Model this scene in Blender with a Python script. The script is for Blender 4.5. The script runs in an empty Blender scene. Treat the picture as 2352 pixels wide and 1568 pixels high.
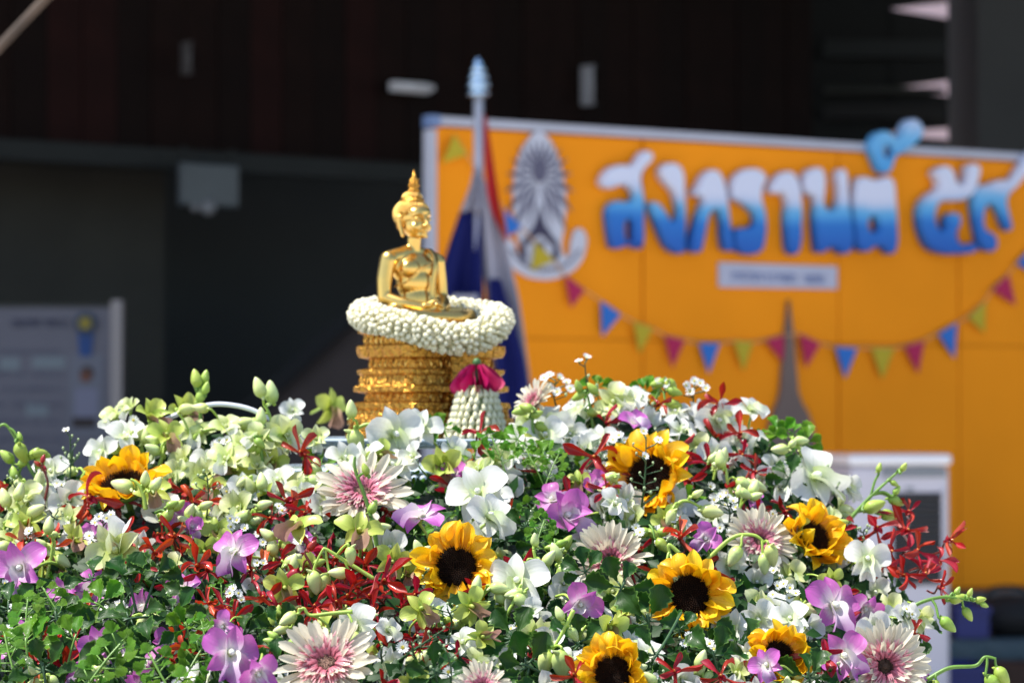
import bpy, bmesh, math, random
import numpy as np
from mathutils import Vector, Matrix, Euler
from math import radians as R, sin, cos, pi

rnd = random.Random(7)
scene = bpy.context.scene
col = scene.collection

# ------------------------------------------------------------------ camera, sky, sun, exposure
CAM_Z = 1.3
HF = 0.36                                   # sensor width / focal length
PITCH = math.atan(166 / 2352 * HF)
cam = bpy.data.cameras.new('camera')
cam.sensor_width = 36; cam.lens = 100
cam.clip_start = 0.05; cam.clip_end = 400
cam.dof.use_dof = True; cam.dof.focus_distance = 2.88; cam.dof.aperture_fstop = 7.4
camo = bpy.data.objects.new('camera', cam); col.objects.link(camo)
camo.location = (0, 0, CAM_Z); camo.rotation_euler = (pi / 2 + PITCH, 0, 0)
scene.camera = camo

SUN = Vector((-0.44, -0.04, 0.90)).normalized()          # direction to the sun
world = bpy.data.worlds.new('World'); scene.world = world; world.use_nodes = True
nt = world.node_tree
sky = nt.nodes.new('ShaderNodeTexSky'); sky.sky_type = 'NISHITA'; sky.sun_disc = False
sky.sun_elevation = math.asin(SUN.z); sky.sun_rotation = math.atan2(SUN.x, SUN.y)
bg = nt.nodes['Background']; bg.inputs['Strength'].default_value = 0.11
nt.links.new(sky.outputs[0], bg.inputs['Color'])
sun = bpy.data.lights.new('sun', 'SUN'); sun.energy = 3.8; sun.angle = R(0.53); sun.color = (1, 0.96, 0.89)
suno = bpy.data.objects.new('sun', sun); col.objects.link(suno)
suno.rotation_euler = SUN.to_track_quat('Z', 'Y').to_euler()
vs = scene.view_settings
vs.view_transform = 'Standard'; vs.look = 'None'; vs.exposure = 1.22; vs.gamma = 1; vs.use_curve_mapping = False
scene.cycles.max_bounces = 7; scene.cycles.transparent_max_bounces = 8
scene.cycles.caustics_reflective = False; scene.cycles.caustics_refractive = False
scene.cycles.sample_clamp_indirect = 6

# ------------------------------------------------------------------ helpers
def P(px, py, d):
    """photograph position (2352 px wide scale) at distance d along +Y -> world point"""
    x = (px - 1176) / 2352 * HF; z = -(py - 784) / 2352 * HF
    c, s = cos(PITCH), sin(PITCH)
    v = Vector((x, c - z * s, s + z * c)); v *= d / v.y
    return Vector((0, 0, CAM_Z)) + v

def M_(px, d): return px * HF * d / 2352       # px -> metres at distance d

def tag(o, label=None, cat=None, group=None, kind=None):
    if label: o['label'] = label
    if cat: o['category'] = cat
    if group: o['group'] = group
    if kind: o['kind'] = kind
    return o

def obj(name, me, parent=None, mat=None, mw=None):
    o = bpy.data.objects.new(name, me); col.objects.link(o)
    if mat is not None and me is not None and len(me.materials) == 0: me.materials.append(mat)
    if parent is not None: o.parent = parent
    if mw is not None: o.matrix_local = mw
    return o

def empty(name, mw, label, cat, group=None):
    o = bpy.data.objects.new(name, None); col.objects.link(o)
    o.empty_display_size = 0.02; o.matrix_world = mw
    return tag(o, label, cat, group)

def mesh(name, vs_, fs, smooth=True, uv=None):
    me = bpy.data.meshes.new(name)
    me.from_pydata([tuple(v) for v in vs_], [], fs)
    if uv is not None:
        l = me.uv_layers.new(name='UVMap')
        idx = np.empty(len(me.loops), dtype=np.int32); me.loops.foreach_get('vertex_index', idx)
        l.data.foreach_set('uv', np.asarray(uv, dtype=np.float32)[idx].ravel())
    if smooth: me.polygons.foreach_set('use_smooth', [True] * len(me.polygons))
    me.update(); return me

class MB:
    def __init__(s): s.v = []; s.f = []; s.uv = []
    def add(s, v, f, uv=None):
        n = len(s.v); s.v += [tuple(a) for a in v]; s.f += [tuple(i + n for i in q) for q in f]
        s.uv += list(uv) if uv is not None else [(0.5, 0.5)] * len(v)
        return s
    def box(s, c, size, mat=None):
        x, y, z = (a / 2 for a in size); c = Vector(c)
        v = [Vector((i * x, j * y, k * z)) for i in (-1, 1) for j in (-1, 1) for k in (-1, 1)]
        v = [(mat @ q if mat is not None else q) + c for q in v]
        return s.add(v, [(0, 1, 3, 2), (4, 6, 7, 5), (0, 4, 5, 1), (2, 3, 7, 6), (0, 2, 6, 4), (1, 5, 7, 3)])
    def tube(s, pts, rad, n=6, cap=True):
        pts = [Vector(p) for p in pts]; m = len(pts)
        if not hasattr(rad, '__len__'): rad = [rad] * m
        v = []; f = []; uv = []
        a = None
        for i, p in enumerate(pts):
            t = (pts[min(i + 1, m - 1)] - pts[max(i - 1, 0)]).normalized()
            if a is None:
                a = t.orthogonal().normalized()
            else:
                a = (a - t * a.dot(t)); a = a.normalized() if a.length > 1e-6 else t.orthogonal().normalized()
            b = t.cross(a)
            for k in range(n):
                q = 2 * pi * k / n
                v.append(p + (a * cos(q) + b * sin(q)) * rad[i]); uv.append((k / n, i / max(m - 1, 1)))
        for i in range(m - 1):
            for k in range(n):
                k2 = (k + 1) % n
                f.append((i * n + k, i * n + k2, (i + 1) * n + k2, (i + 1) * n + k))
        if cap:
            f.append(tuple(reversed(range(n)))); f.append(tuple((m - 1) * n + k for k in range(n)))
        return s.add(v, f, uv)
    def ball(s, c, r, nu=8, nv=6, rot=None):
        if not hasattr(r, '__len__'): r = (r, r, r)
        v = []; f = []; uv = []
        for j in range(nv + 1):
            t = pi * j / nv
            for i in range(nu):
                q = 2 * pi * i / nu
                p = Vector((r[0] * sin(t) * cos(q), r[1] * sin(t) * sin(q), r[2] * cos(t)))
                if rot is not None: p = rot @ p
                v.append(p + Vector(c)); uv.append((i / nu, 1 - j / nv))
        for j in range(nv):
            for i in range(nu):
                i2 = (i + 1) % nu
                f.append((j * nu + i, (j + 1) * nu + i, (j + 1) * nu + i2, j * nu + i2))
        return s.add(v, f, uv)
    def lathe(s, prof, n=16, sq=None):
        """prof: (r, z); sq: optional (ax, ay, power) superellipse plan"""
        v = []; f = []; uv = []
        m = len(prof)
        for i, (r, z) in enumerate(prof):
            for k in range(n):
                q = 2 * pi * k / n; c, s_ = cos(q), sin(q)
                if sq:
                    e = sq[2]; w = (abs(c) ** e + abs(s_) ** e) ** (-1 / e)
                    v.append((r * sq[0] * c * w, r * sq[1] * s_ * w, z))
                else: v.append((r * c, r * s_, z))
                uv.append((k / n, i / max(1, m - 1)))
        for i in range(m - 1):
            for k in range(n):
                k2 = (k + 1) % n
                f.append((i * n + k, i * n + k2, (i + 1) * n + k2, (i + 1) * n + k))
        f.append(tuple(reversed(range(n)))); f.append(tuple((m - 1) * n + k for k in range(n)))
        return s.add(v, f, uv)
    def me(s, name, smooth=True): return mesh(name, s.v, s.f, smooth, s.uv)

def bez(pts, n=10):
    """Catmull-Rom through points"""
    pts = [Vector(p) for p in pts]; out = []
    for i in range(len(pts) - 1):
        p0 = pts[max(i - 1, 0)]; p1 = pts[i]; p2 = pts[i + 1]; p3 = pts[min(i + 2, len(pts) - 1)]
        for k in range(n):
            t = k / n
            out.append(0.5 * ((2 * p1) + (p2 - p0) * t + (2 * p0 - 5 * p1 + 4 * p2 - p3) * t * t + (3 * p1 - p0 - 3 * p2 + p3) * t ** 3))
    out.append(pts[-1]); return out

# ------------------------------------------------------------------ materials
MATS = {}
def mat(name, color, rough=0.5, metal=0, spec=0.5, noise=0.0, scale=30, bump=0.0, bscale=200, coat=0, trans=0, ior=1.45, sheen=0, bdist=0.002):
    if name in MATS: return MATS[name]
    m = bpy.data.materials.new(name); m.use_nodes = True
    n = m.node_tree.nodes; l = m.node_tree.links; b = n['Principled BSDF']
    b.inputs['Base Color'].default_value = (*color, 1); b.inputs['Roughness'].default_value = rough
    b.inputs['Metallic'].default_value = metal; b.inputs['Specular IOR Level'].default_value = spec
    b.inputs['Coat Weight'].default_value = coat; b.inputs['Transmission Weight'].default_value = trans
    b.inputs['IOR'].default_value = ior
    if sheen: b.inputs['Sheen Weight'].default_value = sheen
    if noise or bump: tc = n.new('ShaderNodeTexCoord')
    if noise:
        t = n.new('ShaderNodeTexNoise'); t.inputs['Scale'].default_value = scale; t.inputs['Detail'].default_value = 5
        l.new(tc.outputs['Object'], t.inputs['Vector'])
        r = n.new('ShaderNodeValToRGB')
        r.color_ramp.elements[0].color = (*[c * (1 - noise) for c in color], 1); r.color_ramp.elements[0].position = 0.3
        r.color_ramp.elements[1].color = (*[min(1, c * (1 + noise)) for c in color], 1); r.color_ramp.elements[1].position = 0.7
        l.new(t.outputs['Fac'], r.inputs['Fac']); l.new(r.outputs[0], b.inputs['Base Color'])
    if bump:
        t2 = n.new('ShaderNodeTexNoise'); t2.inputs['Scale'].default_value = bscale; t2.inputs['Detail'].default_value = 3
        l.new(tc.outputs['Object'], t2.inputs['Vector'])
        bp_ = n.new('ShaderNodeBump'); bp_.inputs['Strength'].default_value = bump; bp_.inputs['Distance'].default_value = bdist
        l.new(t2.outputs['Fac'], bp_.inputs['Height']); l.new(bp_.outputs[0], b.inputs['Normal'])
    MATS[name] = m; return m

def petal_mat(name, stops, transl=0.35, rough=0.48, streak=0.12, streak_n=9, hue=0.02, val=0.18, coat=0.12, edge=None, bump=0.25, spec=0.4):
    """stops: (v, colour) from petal base to tip; streaks run along the petal; the coat is the water on it"""
    if name in MATS: return MATS[name]
    m = bpy.data.materials.new(name); m.use_nodes = True
    n = m.node_tree.nodes; l = m.node_tree.links; b = n['Principled BSDF']; out = n['Material Output']
    uv = n.new('ShaderNodeUVMap'); sep = n.new('ShaderNodeSeparateXYZ'); l.new(uv.outputs[0], sep.inputs[0])
    info = n.new('ShaderNodeObjectInfo')
    # wobble the ramp a little
    mp = n.new('ShaderNodeMapping'); mp.inputs['Scale'].default_value = (streak_n, 1.2, 1)
    l.new(uv.outputs[0], mp.inputs[0])
    off = n.new('ShaderNodeVectorMath'); off.operation = 'ADD'; l.new(mp.outputs[0], off.inputs[0])
    cmb = n.new('ShaderNodeCombineXYZ'); l.new(info.outputs['Random'], cmb.inputs[2])
    ml = n.new('ShaderNodeVectorMath'); ml.operation = 'SCALE'; ml.inputs['Scale'].default_value = 37
    l.new(cmb.outputs[0], ml.inputs[0]); l.new(ml.outputs[0], off.inputs[1])
    nz = n.new('ShaderNodeTexNoise'); nz.inputs['Scale'].default_value = 1.0; nz.inputs['Detail'].default_value = 4
    l.new(off.outputs[0], nz.inputs['Vector'])
    ad = n.new('ShaderNodeMath'); ad.operation = 'MULTIPLY_ADD'; ad.inputs[1].default_value = 0.3; 
    sb = n.new('ShaderNodeMath'); sb.operation = 'SUBTRACT'; sb.inputs[1].default_value = 0.15
    l.new(nz.outputs['Fac'], ad.inputs[0]); l.new(sep.outputs['Y'], ad.inputs[2]); l.new(ad.outputs[0], sb.inputs[0])
    r = n.new('ShaderNodeValToRGB'); e = r.color_ramp.elements
    e[0].position, e[0].color = stops[0][0], (*stops[0][1], 1); e[1].position, e[1].color = stops[-1][0], (*stops[-1][1], 1)
    for p, c in stops[1:-1]:
        k = e.new(p); k.color = (*c, 1)
    l.new(sb.outputs[0], r.inputs['Fac'])
    hs = n.new('ShaderNodeHueSaturation')
    mr = n.new('ShaderNodeMapRange'); mr.inputs['To Min'].default_value = 0.5 - hue; mr.inputs['To Max'].default_value = 0.5 + hue
    l.new(info.outputs['Random'], mr.inputs['Value']); l.new(mr.outputs[0], hs.inputs['Hue'])
    mv = n.new('ShaderNodeMapRange'); mv.inputs['To Min'].default_value = 1 - streak - val * 0.5; mv.inputs['To Max'].default_value = 1 + streak
    l.new(nz.outputs['Fac'], mv.inputs['Value']); l.new(mv.outputs[0], hs.inputs['Value'])
    l.new(r.outputs[0], hs.inputs['Color'])
    colr = hs.outputs[0]
    if edge:
        ab = n.new('ShaderNodeMath'); ab.operation = 'SUBTRACT'; ab.inputs[1].default_value = 0.5; l.new(sep.outputs['X'], ab.inputs[0])
        a2 = n.new('ShaderNodeMath'); a2.operation = 'ABSOLUTE'; l.new(ab.outputs[0], a2.inputs[0])
        m1 = n.new('ShaderNodeMapRange'); m1.inputs['From Min'].default_value = 0.40; m1.inputs['From Max'].default_value = 0.5
        l.new(a2.outputs[0], m1.inputs['Value'])
        mx = n.new('ShaderNodeMix'); mx.data_type = 'RGBA'; l.new(m1.outputs[0], mx.inputs['Factor'])
        l.new(colr, mx.inputs['A']); mx.inputs['B'].default_value = (*edge, 1); colr = mx.outputs['Result']
    l.new(colr, b.inputs['Base Color'])
    b.inputs['Roughness'].default_value = rough; b.inputs['Specular IOR Level'].default_value = spec
    b.inputs['Coat Weight'].default_value = coat; b.inputs['Coat Roughness'].default_value = 0.12
    # veins + water beads in the coat
    bm_ = n.new('ShaderNodeBump'); bm_.inputs['Strength'].default_value = bump; bm_.inputs['Distance'].default_value = 0.0012
    l.new(nz.outputs['Fac'], bm_.inputs['Height']); l.new(bm_.outputs[0], b.inputs['Normal'])
    tc = n.new('ShaderNodeTexCoord')
    vo = n.new('ShaderNodeTexVoronoi'); vo.inputs['Scale'].default_value = 9; l.new(tc.outputs['Object'], vo.inputs['Vector'])
    cr = n.new('ShaderNodeMapRange'); cr.inputs['From Min'].default_value = 0.25; cr.inputs['From Max'].default_value = 0.0
    l.new(vo.outputs['Distance'], cr.inputs['Value'])
    b2 = n.new('ShaderNodeBump'); b2.inputs['Strength'].default_value = 0.5; b2.inputs['Distance'].default_value = 0.002
    l.new(cr.outputs[0], b2.inputs['Height']); l.new(b2.outputs[0], b.inputs['Coat Normal'])
    if transl > 0:
        t = n.new('ShaderNodeBsdfTranslucent'); l.new(colr, t.inputs['Color'])
        mix = n.new('ShaderNodeMixShader'); mix.inputs[0].default_value = transl
        l.new(b.outputs[0], mix.inputs[1]); l.new(t.outputs[0], mix.inputs[2]); l.new(mix.outputs[0], out.inputs['Surface'])
    MATS[name] = m; return m

WHITE = (0.72, 0.725, 0.675)
pm_white = petal_mat('white_orchid_petal', [(0, (0.66, 0.76, 0.42)), (0.28, (0.64, 0.68, 0.50)), (0.6, WHITE), (1, (0.75, 0.75, 0.72))], hue=0.006, val=0.08, streak=0.09, streak_n=13, bump=0.5)
pm_lime = petal_mat('lime_orchid_petal', [(0, (0.36, 0.47, 0.05)), (0.4, (0.45, 0.54, 0.085)), (1, (0.52, 0.60, 0.14))], hue=0.015, val=0.12)
pm_cream = petal_mat('pale_green_petal', [(0, (0.48, 0.58, 0.12)), (0.5, (0.60, 0.66, 0.26)), (1, (0.68, 0.71, 0.44))], hue=0.012, val=0.08)
pm_purple = petal_mat('purple_orchid_petal', [(0, (0.82, 0.80, 0.74)), (0.30, (0.76, 0.56, 0.70)), (0.52, (0.58, 0.18, 0.50)), (1, (0.50, 0.075, 0.42))], hue=0.015, val=0.14, streak=0.18, streak_n=13, bump=0.5)
pm_red = petal_mat('red_orchid_petal', [(0, (0.46, 0.03, 0.02)), (0.5, (0.46, 0.010, 0.010)), (1, (0.34, 0.005, 0.008))], transl=0.28, hue=0.012, val=0.5, streak=0.25, coat=0.3)
pm_orange = petal_mat('orange_red_orchid_petal', [(0, (0.52, 0.03, 0.015)), (1, (0.62, 0.065, 0.010))], transl=0.25, hue=0.01, val=0.25, coat=0.5)
pm_sun = petal_mat('sunflower_petal', [(0, (0.78, 0.31, 0.004)), (0.35, (0.87, 0.49, 0.006)), (1, (0.90, 0.58, 0.014))], transl=0.35, hue=0.012, val=0.12, streak=0.16, streak_n=14, bump=0.5)
pm_ger = petal_mat('gerbera_petal', [(0, (0.72, 0.42, 0.42)), (0.18, (0.66, 0.57, 0.45)), (1, (0.69, 0.65, 0.51))], hue=0.005, val=0.05, streak_n=7, bump=0.5)
pm_pink = petal_mat('gerbera_pink_floret', [(0, (0.56, 0.15, 0.20)), (0.6, (0.62, 0.18, 0.25)), (1, (0.78, 0.50, 0.52))], hue=0.01, val=0.2)
pm_rose = petal_mat('rose_petal', [(0, (0.42, 0.008, 0.085)), (1, (0.50, 0.010, 0.11))], transl=0.2, hue=0.008, val=0.15, coat=0.1)
pm_leaf = petal_mat('dark_leaf', [(0, (0.030, 0.10, 0.010)), (1, (0.014, 0.060, 0.008))], transl=0.28, rough=0.45, hue=0.015, val=0.5, streak=0.25, coat=0.06, edge=(0.12, 0.24, 0.04), bump=0.6, spec=0.22)
pm_leaf2 = petal_mat('bright_leaf', [(0, (0.07, 0.21, 0.008)), (1, (0.12, 0.30, 0.012))], transl=0.40, rough=0.5, hue=0.02, val=0.5, streak=0.25, coat=0.05, edge=(0.22, 0.38, 0.06), bump=0.6, spec=0.22)
pm_lip = petal_mat('orchid_lip', [(0, (0.30, 0.28, 0.06)), (0.5, (0.38, 0.22, 0.15)), (1, (0.50, 0.30, 0.24))], hue=0.02, val=0.3)
pm_lipw = petal_mat('white_orchid_lip', [(0, (0.62, 0.72, 0.30)), (0.6, (0.80, 0.82, 0.70)), (1, (0.84, 0.82, 0.82))], hue=0.01, val=0.05)
pm_lipp = petal_mat('purple_orchid_lip', [(0, (0.80, 0.80, 0.66)), (0.5, (0.70, 0.58, 0.70)), (1, (0.38, 0.06, 0.44))], hue=0.01, val=0.1)
pm_aster = petal_mat('aster_ray', [(0, (0.82, 0.84, 0.76)), (1, (0.86, 0.86, 0.86))], transl=0.25, hue=0.003, val=0.04, coat=0)
pm_jas = petal_mat('jasmine_bud', [(0, (0.62, 0.64, 0.32)), (0.4, (0.80, 0.75, 0.50)), (1, (0.86, 0.82, 0.62))], transl=0.15, hue=0.004, val=0.06, coat=0.1, bump=0.1)
m_stem = mat('green_stem', (0.12, 0.24, 0.035), 0.4, noise=0.25, scale=60)
m_limestem = mat('lime_stem', (0.34, 0.48, 0.08), 0.4, noise=0.2, scale=60)
m_redstem = mat('maroon_stem', (0.16, 0.025, 0.02), 0.35, noise=0.2, scale=60)
m_dkstem = mat('dark_green_stem', (0.035, 0.085, 0.03), 0.45, noise=0.2, scale=60)
m_disc = mat('sunflower_disc', (0.016, 0.007, 0.004), 0.75, spec=0.2, noise=0.6, scale=14, bump=1.0, bscale=28, bdist=0.05)
m_floret = mat('sunflower_floret', (0.035, 0.013, 0.005), 0.8, spec=0.2, noise=0.6, scale=12)
m_gdisc = mat('gerbera_disc', (0.52, 0.30, 0.22), 0.7, noise=0.7, scale=26, bump=1.0, bscale=40, bdist=0.05)
m_gdark = mat('gerbera_dark_disc', (0.045, 0.022, 0.012), 0.8, noise=0.5, scale=26)
m_yel = mat('aster_eye', (0.55, 0.45, 0.06), 0.7, noise=0.3, scale=20)
m_abud = mat('aster_bud', (0.36, 0.46, 0.24), 0.6, noise=0.3, scale=20)

# ------------------------------------------------------------------ ground and building (setting)
m_ground = mat('paving', (0.52, 0.48, 0.44), 0.85, noise=0.2, scale=0.8, bump=0.3, bscale=40)
m_conc = mat('dark_concrete', (0.045, 0.047, 0.043), 0.8, noise=0.2, scale=2)
m_grey = mat('charcoal_wall_paint', (0.029, 0.034, 0.036), 0.7, noise=0.12, scale=1.5)
m_brown1 = mat('dark_brown_plank', (0.0090, 0.0032, 0.0022), 0.75, spec=0.15, noise=0.25, scale=3)
m_brown2 = mat('reddish_brown_plank', (0.015, 0.0040, 0.0032), 0.75, spec=0.15, noise=0.25, scale=3)
m_lip = mat('grey_fascia_edge', (0.010, 0.0115, 0.0105), 0.7, noise=0.15, scale=3)
m_pink = mat('pale_pink_render', (0.60, 0.44, 0.45), 0.8, noise=0.08, scale=1)

def plane(name, x0, x1, y0, y1, z, m, kind='structure'):
    me = mesh(name, [(x0, y0, z), (x1, y0, z), (x1, y1, z), (x0, y1, z)], [(0, 1, 2, 3)], False)
    return tag(obj(name, me, None, m), kind=kind)

plane('ground', -150, 150, -120, 180, 0, m_ground)
def box_thing(name, c, size, m, rz=0, parent=None, bevel=0):
    mb = MB(); mb.box((0, 0, 0), size)
    o = obj(name, mb.me(name, False), parent, m)
    o.location = c; o.rotation_euler = (0, 0, rz)
    if bevel:
        bv = o.modifiers.new('bevel', 'BEVEL'); bv.width = bevel; bv.segments = 2
    return o

tag(box_thing('roof', (2, 17.6, 7.15), (34, 16.2, 0.3), m_conc), kind='structure')
# floor of the covered hall: a sheet just above the ground
plane('floor', -15, 19, 9.6, 24.8, 0.004, mat('hall_floor', (0.34, 0.33, 0.31), 0.55, noise=0.15, scale=1))

# upper wall clad in vertical planks; its foot is seen from px (0,315) to (960,375)
A0 = P(0, 315, 16.0); A1 = P(960, 375, 17.66); A1.z = A0.z
ew = (A1 - A0); ew.z = 0; EL = ew.length; ew.normalize(); en = Vector((-ew.y, ew.x, 0))       # en: away from the camera
yaw_w = math.atan2(ew.y, ew.x)
uw = tag(box_thing('upper_wall', A0 + ew * (EL * 0.60) + en * 0.20 + Vector((0, 0, 2.04)), (EL * 3.18, 0.10, 4.07), mat('wall_core', (0.005, 0.003, 0.003), 0.9, spec=0.1), yaw_w), kind='structure')
pl_meshes = {}
npl = 40
for i in range(npl):
    w = EL * 3.18 / npl
    k = 'reddish' if i in (14, 15, 20, 23) else ('plain%d' % (i % 3))
    if k not in pl_meshes:
        mb = MB(); mb.box((0, 0, 0), (w - 0.006, 0.03, 4.06)); me = mb.me('plank', False)
        me.materials.append(m_brown2 if k == 'reddish' else (m_brown1 if k != 'plain1' else mat('black_brown_plank', (0.0068, 0.0028, 0.0020), 0.75, spec=0.15, noise=0.2, scale=3)))
        pl_meshes[k] = me
    o = obj('plank', pl_meshes[k], uw)
    o.location = (-EL * 1.59 + w * (i + 0.5), -0.066 - 0.004 * (i % 2), 0)
lip = box_thing('wall_edge', (0, -0.03, -2.095), (EL * 3.18, 0.16, 0.115), m_lip, 0, uw)
# recess behind: back wall and the left pier
bw0 = A0 + en * 3.2
tag(box_thing('back_wall', Vector((bw0.x, bw0.y, 0)) + ew * (EL * 0.55) + Vector((0, 0, 3.49)), (EL * 3.4, 0.2, 6.98), m_grey, yaw_w), kind='structure')
pc = P(60, 700, 17.0)
tag(box_thing('pier', (pc.x - 0.55, pc.y + 0.2, 1.45), (2.6 * 1.03, 0.7, 2.9), mat('olive_grey_pier', (0.038, 0.036, 0.029), 0.8, noise=0.15, scale=2), yaw_w), kind='structure')
tag(box_thing('added_side_wall', (-14.9, 17.2, 3.49), (0.2, 15.2, 6.98), m_conc), kind='structure')  # unseen wall, added to stop light coming in from the side
# right column and the louvred gap beside it
rc = P(2177, 200, 18.7); rc.y = 17.5
tag(box_thing('column', (rc.x + 1.2, rc.y + 0.6, 3.49), (2.4, 1.2, 6.98), mat('grey_column_paint', (0.024, 0.024, 0.0225), 0.7, noise=0.12, scale=2)), kind='structure')
# slits of daylight between dark floor beams beyond the column: beams seen end-on
lw = empty('louvre_screen', Matrix.Translation((rc.x - 0.4, 22.0, 0)), 'dark louvre screen with thin wedges of daylight beside the grey column', 'louvre screen')
D = 22.0
gaps = [((2045, 18), (2190, -2), (2190, 50), (2045, 22)), ((2045, 202), (2190, 178), (2190, 224), (2045, 206)), ((2045, 302), (2190, 290), (2190, 326), (2045, 310))]
edges = [(-260, -260)] 
m_louv = mat('black_louvre', (0.010, 0.011, 0.0105), 0.7, noise=0.15, scale=3)
x0p, xm, x1p = 1840, 2050, 2420
ys_top = [(-300, -300)] + [(g[3][1], g[2][1] + (g[2][1] - g[3][1]) * 1.2) for g in gaps]
ys_bot = [(g[0][1], g[1][1] + (g[1][1] - g[0][1]) * 1.2) for g in gaps] + [(700, 700)]
for (t0, t1), (b0, b1) in zip(ys_top, ys_bot):
    pts = [P(xm, t0, D), P(x1p, t1, D), P(x1p, b1, D), P(xm, b0, D)]
    mb = MB(); v = pts + [p + Vector((0.02, 0.06, 0)) for p in pts]
    mb.add(v, [(0, 3, 2, 1), (4, 5, 6, 7), (0, 1, 5, 4), (1, 2, 6, 5), (2, 3, 7, 6), (3, 0, 4, 7)])
    o = obj('louvre', mb.me('louvre', False), None, m_louv); o.parent = lw; o.matrix_parent_inverse = lw.matrix_world.inverted()
pts = [P(x0p, -300, D + 0.02), P(xm, -300, D + 0.02), P(xm, 900, D + 0.02), P(x0p, 900, D + 0.02)]
mb = MB(); v = pts + [p + Vector((0, 0.1, 0)) for p in pts]
mb.add(v, [(0, 3, 2, 1), (4, 5, 6, 7), (0, 1, 5, 4), (1, 2, 6, 5), (2, 3, 7, 6), (3, 0, 4, 7)])
o = obj('side_panel', mb.me('side_panel', False), None, m_louv); o.parent = lw; o.matrix_parent_inverse = lw.matrix_world.inverted()
# faint ledges crossing the screen
for yy, h, c in ((205, 12, (0.05, 0.052, 0.045)), (255, 30, (0.028, 0.026, 0.026)), (110, 40, (0.03, 0.033, 0.033))):
    a = P(1895, yy, D - 0.1); b = P(2170, yy + 6, D - 0.1)
    mb = MB(); mb.box((a + b) / 2, ((b - a).length, 0.08, M_(h, D)))
    o = obj('ledge', mb.me('ledge', False), None, mat('ledge_%d' % yy, c, 0.7)); o.parent = lw; o.matrix_parent_inverse = lw.matrix_world.inverted()
fb = empty('far_building', Matrix.Translation((9, 40, 0)), 'pale pink building standing in sunshine beyond the louvre gap', 'building')
o = box_thing('wall', (0, 0, 4.5), (30, 6, 9), m_pink, 0, fb)
o = box_thing('roof', (0, 0, 9.1), (31, 7, 0.2), m_conc, 0, fb)

# strip lamps (unlit white battens) on the plank wall
def on_plane(px, py, O, n):
    d = P(px, py, 1.0) - Vector((0, 0, CAM_Z)); c = Vector((0, 0, CAM_Z))
    return c + d * ((O - c).dot(n) / d.dot(n))
m_batten = mat('white_batten', (0.80, 0.79, 0.83), 0.4)
m_batten_d = mat('dark_grey_batten', (0.07, 0.062, 0.062), 0.5)  # even dark grey, darkest of the three battens
for (x0, y0, x1, y1, th, lab, mm) in ((902, 197, 984, 206, 22, 'short white strip lamp lying level on the dark plank wall', m_batten),
                                  (1349, 152, 1349, 242, 18, 'white strip lamp standing upright on the dark planks above the orange board', mat('grey_batten', (0.36, 0.36, 0.39), 0.45)),
                                  (428, 98, 428, 172, 13, 'dim dusty strip lamp upright on the dark planks, left of the other two', m_batten_d)):
    a = on_plane(x0, y0, A0 - en * 0.03, en); b = on_plane(x1, y1, A0 - en * 0.03, en)
    c = (a + b) / 2; L = (b - a).length; w = M_(th, c.y)
    hz = abs(x1 - x0) > 20
    mw = Matrix.Translation(c) @ Matrix.Rotation(yaw_w, 4, 'Z')
    r = empty('strip_lamp', mw, lab, 'lamp', 'strip lamps on the plank wall')
    mb = MB(); mb.box((0, 0.012, 0), (L, 0.05, w) if hz else (w, 0.05, L)); obj('housing', mb.me('housing', False), r, mm)
    ax = Vector((1, 0, 0)) if hz else Vector((0, 0, 1))
    mb = MB(); mb.tube([ax * (-L * 0.46) + Vector((0, -0.045, 0)), ax * (L * 0.46) + Vector((0, -0.045, 0))], w * 0.27, 10); obj('tube', mb.me('tube'), r, mm)
    for s in (-1, 1):
        mb = MB(); mb.box(ax * (s * L * 0.48) + Vector((0, -0.04, 0)), (L * 0.03, 0.055, w * 0.6) if hz else (w * 0.6, 0.055, L * 0.03)); obj('end_cap', mb.me('end_cap', False), r, mm)

# square panel hanging below the edge of the plank wall
a = on_plane(410, 372, A0 - en * 0.13, en); b = on_plane(545, 478, A0 - en * 0.13, en)
r = empty('hanging_panel', Matrix.Translation(((a + b) / 2)) @ Matrix.Rotation(yaw_w, 4, 'Z'), 'pale grey square panel hanging under the edge of the plank wall', 'panel')
wv = (Vector((b.x, b.y, 0)) - Vector((a.x, a.y, 0))).length; hv = a.z - b.z
m_gp = mat('grey_glossy_panel', (0.062, 0.072, 0.082), 0.3, noise=0.15, scale=4)
mb = MB(); mb.box((0, 0, 0), (wv, 0.05, hv)); o = obj('panel', mb.me('panel', False), r, m_gp)
bv = o.modifiers.new('b', 'BEVEL'); bv.width = 0.012; bv.segments = 2
mb = MB(); mb.ball((-wv * 0.03, -0.02, -hv * 0.52), 0.05, 14, 10); obj('round_dome', mb.me('round_dome'), r, mat('grey_dome', (0.22, 0.22, 0.23), 0.15))  # plain round knob below the panel
mb = MB(); mb.ball((-wv * 0.22, 0, -hv * 0.52), 0.03, 12, 8); obj('round_dome', mb.me('round_dome'), r, mat('grey_dome', (0.22, 0.22, 0.23), 0.15))
for s in (-1, 1):
    mb = MB(); mb.box((s * wv * 0.4, 0, hv / 2 + 0.04), (0.03, 0.02, 0.1)); obj('bracket', mb.me('bracket', False), r, m_lip)

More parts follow.
